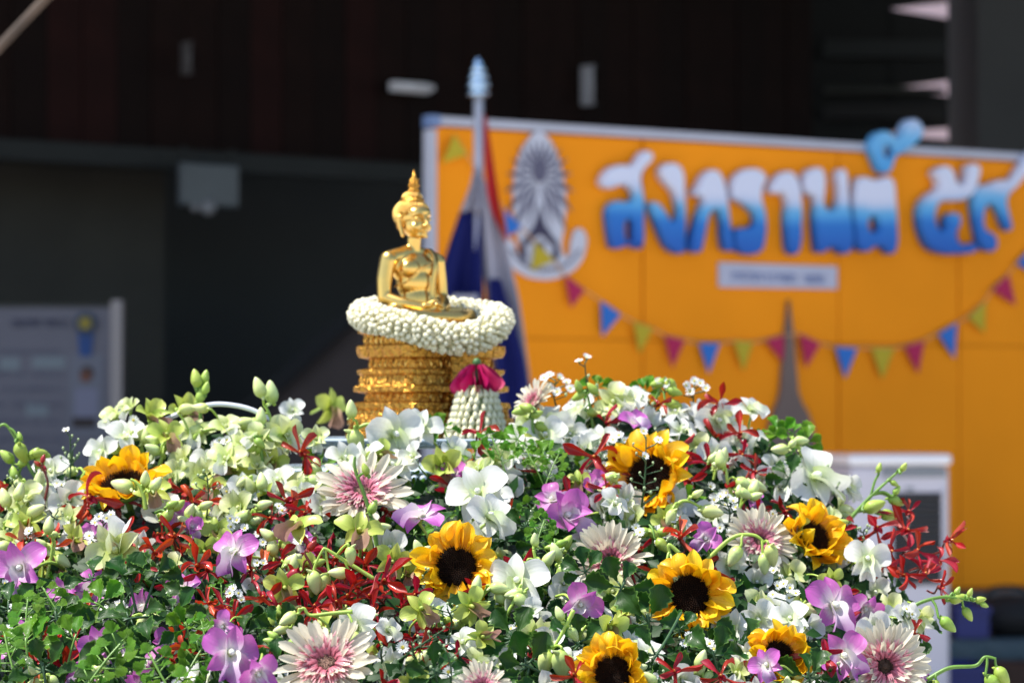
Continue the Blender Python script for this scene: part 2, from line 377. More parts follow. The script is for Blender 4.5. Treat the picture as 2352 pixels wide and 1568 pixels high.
# staircase rising to the right, seen from below, behind the statue
D = 17.6
sc_ = empty('staircase', Matrix.Translation((P(620, 900, D).x, D, 0)), 'dark staircase with brown underside rising behind the gold statue', 'staircase')
def slab(name, pts, depth, m, parent):
    mb = MB(); n = len(pts); v = list(pts) + [p + Vector((0, depth, 0)) for p in pts]
    mb.add(v, [tuple(range(n)), tuple(reversed(range(n, 2 * n)))] + [((i + 1) % n, i, i + n, (i + 1) % n + n) for i in range(n)])
    o = obj(name, mb.me(name, False), None, m); o.parent = parent; o.matrix_parent_inverse = parent.matrix_world.inverted(); return o
slab('stringer', [P(905, 605, D), P(905, 655, D), P(570, 965, D), P(515, 965, D)][::-1], 0.12, mat('black_stringer', (0.006, 0.006, 0.007), 0.7), sc_)
slab('underside', [P(905, 640, D + .1), P(1250, 640, D + .1), P(1250, 1300, D + .1), P(400, 1300, D + .1), P(400, 1100, D + .1)][::-1], 1.4, mat('brown_stair_soffit', (0.085, 0.062, 0.056), 0.8, noise=0.2, scale=1.5), sc_)
for i in range(10):
    t = i / 9
    q = P(930 - 345 * t, 660 + 305 * t, D + 0.25)
    mb = MB(); mb.box(q + Vector((0.12, 0.7, -0.03)), (0.30, 1.1, 0.04)); o = obj('step', mb.me('step', False), None, mat('black_stringer', (0.006, 0.006, 0.007), 0.7)); o.parent = sc_; o.matrix_parent_inverse = sc_.matrix_world.inverted()

# slanting pole across the top left corner, leaning from the ground to the roof edge
a = P(-10, 118, 6.5); b = P(108, -6, 6.5); dv = (b - a)
lo = a + dv * (-(a.z) / dv.z); hi = a + dv * ((5.0 - a.z) / dv.z)
mb = MB(); mb.tube([lo + (hi - lo) * (k / 12) for k in range(13)], 0.0105, 10)
o = obj('pole', mb.me('pole'), None, mat('weathered_wood', (0.07, 0.046, 0.032), 0.7, noise=0.4, scale=9, bump=0.4, bscale=30))
tag(o, 'thin brown wooden pole slanting across the top left corner', 'pole')

# ------------------------------------------------------------------ orange festival board
BO = P(985, 266, 11.0)
BR = P(2352, 352, 12.6); BR.z = BO.z
eu = BR - BO; eu.z = 0; eu.normalize(); ev = Vector((-eu.y, eu.x, 0))
BYAW = math.atan2(eu.y, eu.x)
BL = (BR - BO).length + 0.75
BBOT = on_plane(2200, 1366, BO, ev).z; BH = BO.z - BBOT
def bp(px, py):
    q = on_plane(px, py, BO, ev) - BO
    return (q.dot(eu), q.z)
BMW = Matrix.Translation(BO) @ Matrix.Rotation(BYAW, 4, 'Z')
board = empty('festival_board', BMW, 'large orange festival board with blue Thai foam lettering and grey frame', 'board')
m_or = mat('orange_felt', (0.90, 0.29, 0.010), 0.85, spec=0.15, noise=0.09, scale=1.1, bump=0.3, bscale=9)
m_al = mat('lilac_grey_frame', (0.42, 0.43, 0.50), 0.45, noise=0.06, scale=4)
m_bluecap = mat('blue_corner', (0.14, 0.21, 0.38), 0.45)
mb = MB(); mb.box((BL / 2, 0.0365, -BH / 2), (BL - 0.04, 0.012, BH - 0.03)); obj('backing', mb.me('backing', False), board, mat('board_back', (0.50, 0.14, 0.006), 0.9))
xs = [0.03] + [bp(px, 900)[0] for px in (1480, 1930, 2207)] + [BL - 0.03]
zs = [-0.04, bp(1300, 778)[1], -BH + 0.03]
for i in range(len(xs) - 1):
    for j in range(2):
        cx, cz = (xs[i] + xs[i + 1]) / 2, (zs[j] + zs[j + 1]) / 2
        mb = MB(); mb.box((cx, 0.02 - 0.003 * ((i + j) % 2), cz), (xs[i + 1] - xs[i] - 0.008, 0.016, zs[j] - zs[j + 1] - 0.004)); obj('panel', mb.me('panel', False), board, m_or)
fw = 0.034
mb = MB(); mb.box((BL / 2, 0.02, -fw / 2), (BL - 0.10, 0.046, fw)); obj('frame_rail', mb.me('frame_rail', False), board, m_al)
mb = MB(); mb.box((BL / 2, 0.01, -BH - 0.01), (BL, 0.07, 0.05)); obj('frame_rail', mb.me('frame_rail', False), board, mat('dark_rail', (0.05, 0.05, 0.055), 0.5))
for xx in (0.017, BL - 0.017):
    mb = MB(); mb.box((xx, 0.021, -BH / 2 - 0.03), (fw, 0.046, BH - 0.045)); obj('frame_post', mb.me('frame_post', False), board, m_al)
    mb = MB(); mb.box((xx + (0.006 if xx < 1 else -0.006), 0.018, -0.02), (0.048, 0.06, 0.046)); obj('corner_cap', mb.me('corner_cap', False), board, m_bluecap)
    mb = MB(); mb.box((xx, 0.03, -BH - 0.035 - (BBOT - 0.035) / 2), (0.05, 0.05, BBOT - 0.035)); obj('leg', mb.me('leg', False), board, m_al)
    mb = MB(); mb.box((xx, 0.03, -BO.z + 0.02), (0.07, 0.7, 0.035)); obj('foot', mb.me('foot', False), board, m_al)

DG = None
def outline(name, pts, depth, parent, m, y=0.0, bevel=0.0, holes=(), smooth=True, res=6):
    """solid shape from a closed outline in board coordinates (u, v), standing proud of the board by depth"""
    cu = bpy.data.curves.new(name, 'CURVE'); cu.dimensions = '2D'; cu.fill_mode = 'BOTH'
    cu.extrude = max(depth / 2 - bevel, 1e-4); cu.bevel_depth = bevel; cu.offset = -bevel - (0.013 if name == 'letter' else 0); cu.bevel_resolution = 2; cu.resolution_u = res
    for loop in (pts, *holes):
        if smooth:
            sp = cu.splines.new('BEZIER'); sp.bezier_points.add(len(loop) - 1)
            for b_, q in zip(sp.bezier_points, loop):
                b_.co = (q[0], q[1], 0); b_.handle_left_type = b_.handle_right_type = 'AUTO'
        else:
            sp = cu.splines.new('POLY'); sp.points.add(len(loop) - 1)
            for b_, q in zip(sp.points, loop): b_.co = (q[0], q[1], 0, 1)
        sp.use_cyclic_u = True
    t = bpy.data.objects.new('tmp', cu); col.objects.link(t)
    bpy.context.view_layer.update()
    dg = bpy.context.evaluated_depsgraph_get()
    me = bpy.data.meshes.new_from_object(t.evaluated_get(dg)); me.name = name
    bpy.data.objects.remove(t); bpy.data.curves.remove(cu)
    me.transform(Matrix.Rotation(pi / 2, 4, 'X')); me.materials.clear(); me.materials.append(m)
    o = obj(name, me, parent); o.location = (0, y - depth / 2, 0)
    return o

def letter_mat():
    m = bpy.data.materials.new('foam_letter_paint'); m.use_nodes = True
    n = m.node_tree.nodes; l = m.node_tree.links; b = n['Principled BSDF']
    tc = n.new('ShaderNodeTexCoord'); sp = n.new('ShaderNodeSeparateXYZ'); l.new(tc.outputs['UV'], sp.inputs[0])
    no = n.new('ShaderNodeTexNoise'); no.inputs['Scale'].default_value = 5; l.new(tc.outputs['Object'], no.inputs['Vector'])
    ma = n.new('ShaderNodeMath'); ma.operation = 'MULTIPLY_ADD'; ma.inputs[1].default_value = 0.12
    l.new(no.outputs['Fac'], ma.inputs[0]); l.new(sp.outputs['Y'], ma.inputs[2])
    r = n.new('ShaderNodeValToRGB'); e = r.color_ramp.elements
    e[0].position, e[0].color = 0.10, (0.008, 0.105, 0.46, 1); e[1].position, e[1].color = 0.76, (0.66, 0.69, 0.84, 1)
    for p, c in ((0.40, (0.014, 0.17, 0.56)), (0.50, (0.07, 0.34, 0.70)), (0.60, (0.16, 0.45, 0.74)), (0.67, (0.50, 0.58, 0.78))):
        k = e.new(p); k.color = (*c, 1)
    l.new(ma.outputs[0], r.inputs[0]); l.new(r.outputs[0], b.inputs['Base Color']); b.inputs['Roughness'].default_value = 0.65
    return m
m_let = letter_mat()
def z3(q): return bp((2250 + q[0] / 1.568) * 0.57422, (450 + q[1] / 1.568) * 0.57422)
def z4(q): return bp((3200 + q[0] / 1.307) * 0.57422, (q[1] / 1.307) * 0.57422)
LET = [
 (z3, [(195,440),(210,390),(250,340),(320,315),(400,312),(432,270),(460,235),(510,230),(545,262),(540,315),(495,365),(472,410),(480,480),(492,560),(492,700),(488,830),(470,872),(425,872),(390,852),(350,866),(310,878),(272,860),(252,790),(240,700),(236,620),(262,560),(315,540),(375,545),(402,528),(380,488),(335,478),(280,498),(230,492)], [[(375,700),(385,690),(392,740),(385,800),(378,790)]]),
 (z3, [(565,365),(590,318),(645,303),(702,322),(732,375),(742,480),(748,620),(748,780),(742,868),(715,905),(665,898),(618,865),(578,795),(540,700),(505,610),(500,568),(530,545),(575,562),(622,622),(660,668),(678,640),(668,560),(648,505),(608,465),(575,415)], []),
 (z3, [(768,530),(800,450),(842,378),(892,345),(945,362),(982,425),(1002,510),(1018,650),(1040,800),(1050,865),(1020,892),(975,870),(955,780),(948,680),(928,632),(900,645),(880,710),(858,820),(835,888),(792,902),(752,870),(755,800),(788,680),(820,590),(832,552),(800,546)], []),
 (z3, [(1012,520),(1020,425),(1072,360),(1150,336),(1228,362),(1258,420),(1235,480),(1228,540),(1248,620),(1257,710),(1250,800),(1225,880),(1168,912),(1100,905),(1055,880),(1032,805),(1042,722),(1092,708),(1150,700),(1166,668),(1130,620),(1060,575),(1022,560)], []),
 (z3, [(1252,500),(1272,430),(1312,378),(1370,355),(1420,373),(1452,430),(1472,540),(1476,700),(1466,850),(1440,905),(1402,910),(1375,880),(1360,780),(1355,650),(1358,560),(1338,528),(1290,532)], []),
 (z3, [(1462,440),(1482,370),(1532,335),(1590,345),(1615,400),(1616,500),(1612,580),(1640,602),(1668,580),(1682,500),(1672,400),(1692,347),(1730,347),(1755,400),(1762,520),(1776,640),(1796,760),(1790,850),(1758,900),(1710,905),(1670,872),(1640,870),(1600,900),(1560,890),(1540,800),(1530,650),(1528,545),(1490,530),(1466,490)], []),
 (z3, [(1778,560),(1792,450),(1812,402),(1862,390),(1922,407),(1960,400),(2010,390),(2045,420),(2066,550),(2076,700),(2070,860),(2042,905),(2000,900),(1965,862),(1930,862),(1890,890),(1840,890),(1802,850),(1788,750)], [[(1895,700),(1915,670),(1935,700),(1930,735),(1905,735)]]),
 (z3, [(1880,230),(1898,150),(1948,108),(2012,112),(2046,140),(2068,142),(2080,110),(2100,62),(2142,30),(2200,48),(2232,110),(2218,172),(2170,225),(2105,268),(2060,300),(2042,350),(2012,398),(1975,405),(1935,372),(1908,310),(1890,270)], [[(1988,235),(2012,228),(2022,250),(2006,272),(1988,262)]]),
 (z4, [(580,1150),(590,1065),(635,1005),(682,970),(655,912),(690,865),(748,865),(778,905),(800,955),(825,925),(832,872),(870,845),(910,870),(905,950),(880,1020),(832,1060),(760,1070),(702,1075),(682,1115),(690,1180),(712,1195),(720,1140),(762,1102),(805,1122),(812,1180),(792,1225),(805,1262),(880,1260),(907,1290),(890,1325),(800,1345),(700,1340),(640,1310),(600,1240)], []),
 (z4, [(865,1030),(890,968),(950,952),(1010,930),(1055,930),(1110,862),(1165,788),(1215,765),(1235,810),(1180,900),(1105,995),(1062,1045),(1072,1120),(1085,1200),(1060,1225),(1030,1190),(992,1105),(960,1085),(942,1130),(947,1190),(985,1212),(1010,1260),(995,1320),(950,1330),(910,1300),(885,1220),(870,1130)], []),
]
for i, (f, pts, holes) in enumerate(LET):
    o = outline('letter', [f(q) for q in pts], 0.055 + 0.004 * (i % 3), board, m_let, 0.006, 0.010, [[f(q) for q in h] for h in holes])
    zz = np.array([v_.co.z for v_ in o.data.vertices]); z0_, z1_ = zz.min(), zz.max()
    ul = o.data.uv_layers.new(name='UVMap') if not o.data.uv_layers else o.data.uv_layers[0]
    lo_, hi_ = ((0.0, 1.0), (0.40, 0.60), (0.1, 0.95))[1 if i == 7 else (2 if i == 9 else 0)]
    for lp_ in o.data.loops: ul.data[lp_.index].uv = (0.5, lo_ + (hi_ - lo_) * (zz[lp_.vertex_index] - z0_) / (z1_ - z0_))

# white caption strip with small blue lettering (too blurred to read)
m_plq = mat('lilac_white_card', (0.46, 0.47, 0.58), 0.6, noise=0.05, scale=6)
outline('caption_strip', [bp(1650, 603), bp(1921, 612), bp(1921, 664), bp(1650, 659)], 0.012, board, m_plq, 0.006, 0, smooth=False)
mb = MB(); q = random.Random(3)
def glyph(mb, x, z, w, h, q, y):
    st = q.choice((((0, 0), (0, 1)), ((0, 0), (0, 1), (1, 1), (1, 0)), ((0, 1), (1, 1), (1, 0)), ((0, 1), (0, 0), (1, 0), (1, 1)), ((0, .6), (1, .9), (1, 0))))
    for (a, b_) in zip(st[:-1], st[1:]):
        c = Vector((x + (a[0] + b_[0]) / 2 * w, y, z + (a[1] + b_[1]) / 2 * h)); dx, dz = (b_[0] - a[0]) * w, (b_[1] - a[1]) * h
        mb.box(c, (abs(dx) + 0.004, 0.002, abs(dz) + 0.004))
a, b = bp(1680, 641), bp(1893, 649)
nG = 26
for k in range(nG):
    if 18 <= k <= 19: continue
    t = k / nG
    glyph(mb, a[0] + (b[0] - a[0]) * t, a[1] + (b[1] - a[1]) * t - 0.004, (b[0] - a[0]) / nG * 0.62, 0.034, q, -0.008 - 0.0004 * (k % 3))
obj('caption_lettering', mb.me('caption_lettering', False), board, mat('caption_blue', (0.22, 0.27, 0.46), 0.6))

# round-topped emblem plaque: white shape, grey rays, dark spire, curved ribbon with lettering
emb = [(1238,302),(1260,320),(1280,360),(1293,410),(1298,470),(1293,530),(1290,575),(1300,590),(1312,550),(1325,525),(1342,535),(1343,575),(1325,612),(1290,635),(1240,642),(1195,628),(1170,605),(1155,570),(1160,545),(1180,560),(1192,585),(1188,540),(1180,480),(1180,420),(1190,365),(1212,322)]
outline('emblem_plaque', [bp(*p) for p in emb], 0.012, board, mat('emblem_white', (0.55, 0.56, 0.64), 0.6), 0.006, 0.001)
m_ray = mat('emblem_grey', (0.10, 0.095, 0.15), 0.6); m_ray2 = mat('emblem_dark', (0.035, 0.03, 0.07), 0.6)
def pol(cx, cy, a, r): return (cx + r * sin(a) * 0.62, cy - r * cos(a) * 1.05)
for k in range(19):
    a = (k - 9) / 9 * 2.75
    r1 = 78 + 95 * (abs(a) / 2.75) ** 1.3
    if abs(a) > 2.6: r1 = 120
    w = 0.10
    outline('emblem_ray', [bp(*pol(1237, 405, a, 22)), bp(*pol(1237, 405, a + w, r1 * 0.6)), bp(*pol(1237, 405, a, r1)), bp(*pol(1237, 405, a - w, r1 * 0.6))], 0.004, board, m_ray, -0.006 - 0.0003 * (k % 2), 0, smooth=False)
outline('emblem_boss', [bp(*pol(1237, 393, t * pi / 8, 26)) for t in range(16)], 0.006, board, m_ray, -0.006, 0)
outline('emblem_spire', [bp(*p) for p in [(1237,470),(1243,500),(1250,520),(1262,535),(1266,560),(1256,556),(1248,544),(1237,540),(1226,544),(1218,556),(1209,560),(1213,535),(1224,520),(1231,500)]], 0.006, board, m_ray2, -0.007, 0, smooth=False)
for s in (-1, 1):
    outline('emblem_scroll', [bp(1237 + s * a, b) for a, b in [(30, 545), (40, 560), (44, 585), (36, 600), (30, 585), (33, 570), (26, 556)]], 0.005, board, m_ray2, -0.006, 0)
outline('emblem_stem', [bp(*p) for p in [(1230,556),(1244,556),(1248,580),(1244,600),(1230,600),(1226,580)]], 0.005, board, m_ray, -0.006, 0)
mb = MB(); q = random.Random(5)
for k in range(21):
    a = -1.15 + 2.3 * k / 20
    px, py = 1250 + 84 * sin(a), 545 + 76 * cos(a)
    u, v = bp(px, py)
    mb.box((u, -0.008, v), (0.008, 0.002, 0.02), Matrix.Rotation(-a * -1 + q.uniform(-.3, .3), 3, 'Y'))
    if k % 2: mb.box((u + 0.006, -0.0085, v + 0.006), (0.012, 0.002, 0.006), Matrix.Rotation(a, 3, 'Y'))
obj('emblem_lettering', mb.me('emblem_lettering', False), board, m_ray)

# pagoda silhouette cut from grey-brown card
outline('pagoda_cutout', [bp(*p) for p in [(1808,688),(1812,720),(1818,770),(1823,830),(1829,900),(1838,925),(1853,950),(1864,985),(1870,1030),(1876,1100),(1890,1250),(1720,1250),(1742,1100),(1754,1030),(1763,985),(1772,950),(1783,925),(1790,900),(1795,830),(1800,770),(1805,720)]], 0.02, board, mat('taupe_card', (0.16, 0.115, 0.10), 0.8, noise=0.08, scale=5), 0.004, 0, smooth=False)

# bunting
bun = empty('bunting', BMW, 'string of red, blue and yellow paper pennants draped across the orange board', 'bunting')
def z5(q): return bp((2200 + q[0] / 1.0812) * 0.57422, (1050 + q[1] / 1.0812) * 0.57422)
m_r = mat('crimson_card', (0.42, 0.008, 0.075), 0.7); m_b = mat('blue_card', (0.02, 0.15, 0.52), 0.7); m_y = mat('olive_yellow_card', (0.48, 0.36, 0.014), 0.7)
PEN = [('r', (55,55),(140,120),(80,195)), ('b', (210,165),(295,225),(215,320)), ('y', (350,255),(435,285),(375,395)), ('r', (485,315),(572,335),(518,455)),
       ('b', (635,350),(722,350),(675,480)), ('y', (783,340),(866,345),(825,470)), ('r', (922,335),(1000,315),(996,430)), ('r', (1070,308),(1158,350),(1095,455)),
       ('b', (1223,365),(1317,370),(1265,500)), ('y', (1378,370),(1477,370),(1425,505)), ('r', (1523,362),(1607,338),(1580,480)), ('b', (1668,308),(1747,262),(1737,415)),
       ('y', (1797,238),(1872,168),(1867,305)), ('r', (1902,118),(1972,52),(2002,185)), ('b', (2008,5),(2075,-70),(2085,55))]
tris = [(c, [z5(q) for q in t]) for c, *t in PEN]
tris = [('y', [bp(1038, 310), bp(1067, 356), bp(1010, 376)]), ('b', [bp(1152, 480), bp(1192, 522), bp(1160, 545)]), ('y', [bp(1224, 556), bp(1268, 598), bp(1214, 622)])] + tris
line = []
for i, (c, t) in enumerate(tris):
    outline('pennant', t, 0.003, bun, {'r': m_r, 'b': m_b, 'y': m_y}[c], -0.017, 0, smooth=False)
    line += [t[0], t[1]] if i else [(t[0][0], t[0][1])]
mb = MB(); mb.tube([(u, -0.0145, v) for u, v in line], 0.0035, 5); obj('string', mb.me('string'), bun, mat('pale_string', (0.62, 0.34, 0.16), 0.8))

# ------------------------------------------------------------------ flagpole with a limp Thai flag
DF = 10.0
top = P(1097, 128, DF)
fl = empty('flagpole', Matrix.Translation((P(1105, 700, DF).x, DF, 0)), 'silver indoor flagpole with lotus bud finial behind the gold statue', 'flagpole')
m_chr = mat('polished_steel', (0.58, 0.57, 0.63), 0.3, metal=0.35)
rp = M_(11.5, DF); pz = P(1097, 215, DF).z
mb = MB(); mb.tube([(0, 0, 0.04), (-0.006, 0, 1.2), (P(1099, 220, DF).x - fl.location.x, 0, pz)], rp, 16); obj('pole', mb.me('pole'), fl, m_chr)
hx = P(1098, 200, DF).x - fl.location.x
fz = top.z - pz
mb = MB(); mb.lathe([(r_ * fz * 0.31, pz - 0.01 + z_ * (fz + .01)) for r_, z_ in ((0.45, 0), (0.95, 0.02), (1.0, 0.10), (0.55, 0.13), (0.55, 0.17), (1.0, 0.21), (1.05, 0.32), (0.62, 0.36), (0.62, 0.40), (0.86, 0.43), (0.88, 0.52), (0.52, 0.56), (0.52, 0.59), (0.68, 0.62), (0.64, 0.70), (0.36, 0.74), (0.36, 0.77), (0.40, 0.82), (0.14, 0.92), (0.02, 1.0))], 16)
o = obj('finial', mb.me('finial'), fl, mat('reflection_tinted_chrome', (0.45, 0.62, 0.80), 0.12, metal=1)); o.location = (hx, 0, 0)  # silver metal; its blue reflections are put into the base colour
mb = MB(); mb.lathe([(0.16, 0.0), (0.16, 0.025), (0.06, 0.05), (0.03, 0.09)], 24); obj('stand', mb.me('stand'), fl, m_chr)
flag = empty('flag', Matrix.Translation(P(1105, 300, DF - 0.05)), 'limp red, white and blue striped flag hanging from the silver pole', 'flag')
def band(name, Lp, Rp, m, d0, ph, amp=0.03, n=14, mcol=10):
    def along(pp, t):
        k = t * (len(pp) - 1); i = min(int(k), len(pp) - 2); f = k - i
        return (pp[i][0] * (1 - f) + pp[i + 1][0] * f, pp[i][1] * (1 - f) + pp[i + 1][1] * f)
    v = []; f = []
    for j in range(n + 1):
        l_, r_ = along(Lp, j / n), along(Rp, j / n)
        for i in range(mcol + 1):
            t = i / mcol
            p = P(l_[0] * (1 - t) + r_[0] * t, l_[1] * (1 - t) + r_[1] * t, DF - 0.05 + d0)
            p.y += amp * sin(t * 9 + ph + j * 0.12) * min(1, 0.3 + j / n)
            v.append(p)
    for j in range(n):
        for i in range(mcol):
            a = j * (mcol + 1) + i; f.append((a, a + mcol + 1, a + mcol + 2, a + 1))
    o = obj(name, mesh(name, v, f), None, m); o.parent = flag; o.matrix_parent_inverse = flag.matrix_world.inverted()
    s = o.modifiers.new('s', 'SOLIDIFY'); s.thickness = 0.003
m_fw = mat('flag_white', (0.27, 0.265, 0.32), 0.7); m_fb = mat('flag_navy', (0.003, 0.006, 0.075), 0.7, spec=0.2); m_fr = mat('flag_red', (0.38, 0.006, 0.008), 0.7)
band('white_stripe', [(1092, 385), (1078, 430), (1056, 486)], [(1098, 385), (1098, 420), (1098, 488)], m_fw, 0.03, 0.5, 0.02)
band('blue_stripe', [(1057, 482), (1030, 560), (1012, 620), (1000, 700), (990, 800), (985, 980)], [(1104, 484), (1106, 560), (1108, 620), (1112, 700), (1114, 800), (1116, 980)], m_fb, 0.035, 1.5, 0.035)
band('white_stripe', [(1040, 676), (1030, 720), (1028, 980)], [(1098, 676), (1100, 720), (1108, 980)], m_fw, -0.05, 1.0, 0.015)
band('red_stripe', [(1112, 262), (1113, 350), (1118, 440), (1130, 490), (1158, 552)], [(1116, 270), (1130, 360), (1142, 440), (1152, 500), (1163, 556)], m_fr, -0.02, 0.3, 0.015)
band('white_stripe', [(1104, 400), (1106, 520), (1110, 620), (1120, 720), (1140, 980)], [(1124, 440), (1160, 550), (1180, 640), (1194, 700), (1232, 980)], m_fw, 0.02, 0.9, 0.03)
band('blue_stripe', [(1122, 640), (1126, 720), (1140, 860), (1146, 980)], [(1150, 640), (1180, 735), (1208, 830), (1228, 980)], m_fb, -0.06, 2.0, 0.02)

# ------------------------------------------------------------------ left poster panel
DP = 14.5
pst = empty('poster_stand', Matrix.Translation(P(130, 900, DP) * Vector((1, 1, 0)) if False else Vector((P(130, 900, DP).x, DP, 0))), 'grey display panel with award rosette and portrait photo beside dark pier', 'display panel')
def prec(x0, y0, x1, y1, d, th, name, m, parent, dome=None):
    a, b = P(x0, y0, d), P(x1, y1, d)
    mb = MB(); mb.box(((a + b) / 2) - parent.location, (abs(b.x - a.x), th, abs(a.z - b.z)))
    return obj(name, mb.me(name, False), parent, m)
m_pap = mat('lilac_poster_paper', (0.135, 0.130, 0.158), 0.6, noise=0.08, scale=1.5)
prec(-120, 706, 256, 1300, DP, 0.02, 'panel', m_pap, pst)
prec(-120, 699, 256, 705.5, DP, 0.04, 'frame_rail', m_conc, pst)
o = prec(257, 690, 279, 1640, DP, 0.08, 'post', mat('pale_aluminium', (0.26, 0.235, 0.235), 0.4, metal=0.2), pst)
prec(-142, 690, -121, 1640, DP, 0.08, 'post', mat('pale_aluminium', (0.26, 0.235, 0.235), 0.4, metal=0.2), pst)
q = random.Random(11)
mb = MB()
for k in range(16):
    if k in (8,): continue
    a = P(28 + k * 8.2, 750, DP - 0.015) - pst.location
    glyph(mb, a.x, a.z, M_(6, DP), M_(16, DP), q, a.y - 0.0004 * (k % 3))
obj('poster_title', mb.me('poster_title', False), pst, mat('ink_navy', (0.04, 0.045, 0.09), 0.7))
for r0 in (800, 850, 885, 920, 960, 1000, 1030, 1060):
    mb = MB()
    for k in range(34):
        if q.random() < 0.18: continue
        a = P(-70 + k * 6.4, r0 + 8, DP - 0.015) - pst.location
        mb.box((a.x, a.y - 0.0004 * (k % 3), a.z), (M_(4.2, DP), 0.002, M_(q.choice((5, 7, 8)), DP)))
    obj('poster_text', mb.me('poster_text', False), pst, mat('ink_grey', (0.10, 0.103, 0.15), 0.7))
for (x0, y0, x1, y1) in ((0, 820, 45, 850), (75, 818, 150, 846), (60, 925, 110, 955)):
    prec(x0, y0, x1, y1, DP - 0.012, 0.004, 'poster_picture', mat('pale_teal_print', (0.19, 0.22, 0.24), 0.7), pst)
def pdisc(px, py, r, d, th, name, m, parent, n=24, wav=0.0):
    c = P(px, py, d) - parent.location; rr = M_(r, d); v = []
    for s in (0, 1):
        for k in range(n):
            w = rr * (1 + (wav if k % 2 else 0)); v.append((c.x + w * cos(2 * pi * k / n), c.y - s * th, c.z + w * sin(2 * pi * k / n)))
    f = [tuple(range(n)), tuple(n + k for k in reversed(range(n)))] + [((k + 1) % n, k, n + k, n + (k + 1) % n) for k in range(n)]
    return obj(name, mesh(name, v, f, False), parent, m)
m_rib = mat('royal_blue_ribbon', (0.012, 0.06, 0.22), 0.6)
a = P(196, 790, DP - 0.02) - pst.location
for s in (-1, 1):
    mb = MB(); mb.box(a + Vector((s * M_(8, DP), -0.002 * s, 0)), (M_(15, DP), 0.004, M_(56, DP)), Matrix.Rotation(s * 0.09, 3, 'Y')); obj('ribbon_tail', mb.me('ribbon_tail', False), pst, m_rib)
pdisc(196, 742, 24, DP - 0.026, 0.01, 'rosette', mat('navy_rosette', (0.03, 0.05, 0.09), 0.6), pst, 32, 0.12)
pdisc(196, 742, 15, DP - 0.04, 0.006, 'rosette_centre', mat('dull_gold_print', (0.26, 0.20, 0.02), 0.6), pst)
# flat printed portrait: pale shirt, brown head, dark lower edge
prec(160, 812, 236, 1000, DP - 0.013, 0.003, 'portrait_print', mat('portrait_backing', (0.15, 0.155, 0.19), 0.6), pst)
pdisc(200, 856, 16, DP - 0.016, 0.002, 'printed_hair', mat('print_hair', (0.05, 0.035, 0.035), 0.7), pst)
pdisc(197, 864, 13, DP - 0.019, 0.002, 'printed_face', mat('print_skin', (0.16, 0.06, 0.035), 0.7), pst)
prec(172, 892, 224, 962, DP - 0.016, 0.002, 'printed_shirt', mat('print_shirt', (0.20, 0.20, 0.27), 0.7), pst)
prec(166, 958, 220, 982, DP - 0.019, 0.002, 'printed_trousers', mat('print_dark', (0.035, 0.025, 0.025), 0.7), pst)

# ------------------------------------------------------------------ air cooler
DC = 10.4
c0 = P(1956, 1045, DC)                       # near vertical edge between side and front
CY = R(-17)
cw, cd = M_(248, DC), 0.40
ch = P(1956, 1043, DC).z
cl = empty('air_cooler', Matrix.Translation((c0.x, c0.y, 0)) @ Matrix.Rotation(CY * -1, 4, 'Z'), 'white upright air cooler with dark louvred grille in front of orange board', 'air cooler')
m_cool = mat('white_plastic', (0.54, 0.515, 0.575), 0.4, noise=0.03, scale=4); m_coold = mat('grey_plastic', (0.20, 0.215, 0.235), 0.45)
def cbox(name, x0, x1, y0, y1, z0, z1, m, bev=0.0):
    mb = MB(); mb.box(((x0 + x1) / 2, (y0 + y1) / 2, (z0 + z1) / 2), (x1 - x0, y1 - y0, z1 - z0)); o = obj(name, mb.me(name, False), cl, m)
    if bev:
        bv = o.modifiers.new('b', 'BEVEL'); bv.width = bev; bv.segments = 3
    return o
cbox('body', 0, cw, 0, cd, 0.06, ch - 0.045, m_cool, 0.02)
cbox('top_lid', -0.012, cw + 0.006, -0.012, cd, ch - 0.043, ch, mat('sun_brightened_lid', (0.78, 0.77, 0.80), 0.15), 0.016)  # lid coloured whiter than the body to stand in for sunlight on it
cbox('side_panel', -0.006, 0.0, 0.05, cd - 0.03, 0.2, ch - 0.08, m_coold)  # side plate in darker grey: the shade on this side put into colour
gx0, gx1 = cw * 0.40, cw * 0.90
gz1 = P(2100, 1132, DC).z; gz0 = P(2100, 1345, DC).z
cbox('grille_recess', gx0, gx1, -0.004, 0.0, gz0, gz1, mat('black_recess', (0.012, 0.012, 0.014), 0.5))
for s in ((gx0 - 0.012, gx0), (gx1, gx1 + 0.012)):
    cbox('grille_frame', s[0], s[1], -0.012, -0.0005, gz0 - 0.01, gz1 + 0.01, m_cool)
for k in range(9):
    z = gz0 + (gz1 - gz0) * (k + 0.5) / 9
    mb = MB(); mb.box(((gx0 + gx1) / 2, -0.010, z), (gx1 - gx0 - 0.004, 0.018, 0.006), Matrix.Rotation(-0.5, 3, 'X')); obj('louvre', mb.me('louvre', False), cl, mat('dark_grey_louvre', (0.05, 0.047, 0.052), 0.4))
cbox('control_panel', cw * 0.30, cw * 0.95, -0.006, 0.0, ch - 0.085, ch - 0.05, m_coold)
cbox('badge', cw * 0.55, cw * 0.62, -0.004, 0.0, ch - 0.135, ch - 0.12, m_coold)
cbox('water_tank', 0.03, cw - 0.03, -0.008, 0.0, 0.12, 0.36, m_cool)
for (x, y) in ((0.05, 0.05), (cw - 0.05, 0.05), (0.05, cd - 0.05), (cw - 0.05, cd - 0.05)):
    mb = MB(); mb.tube([(x - 0.012, y, 0.034), (x + 0.012, y, 0.034)], 0.03, 12); obj('caster', mb.me('caster', False), cl, m_coold)

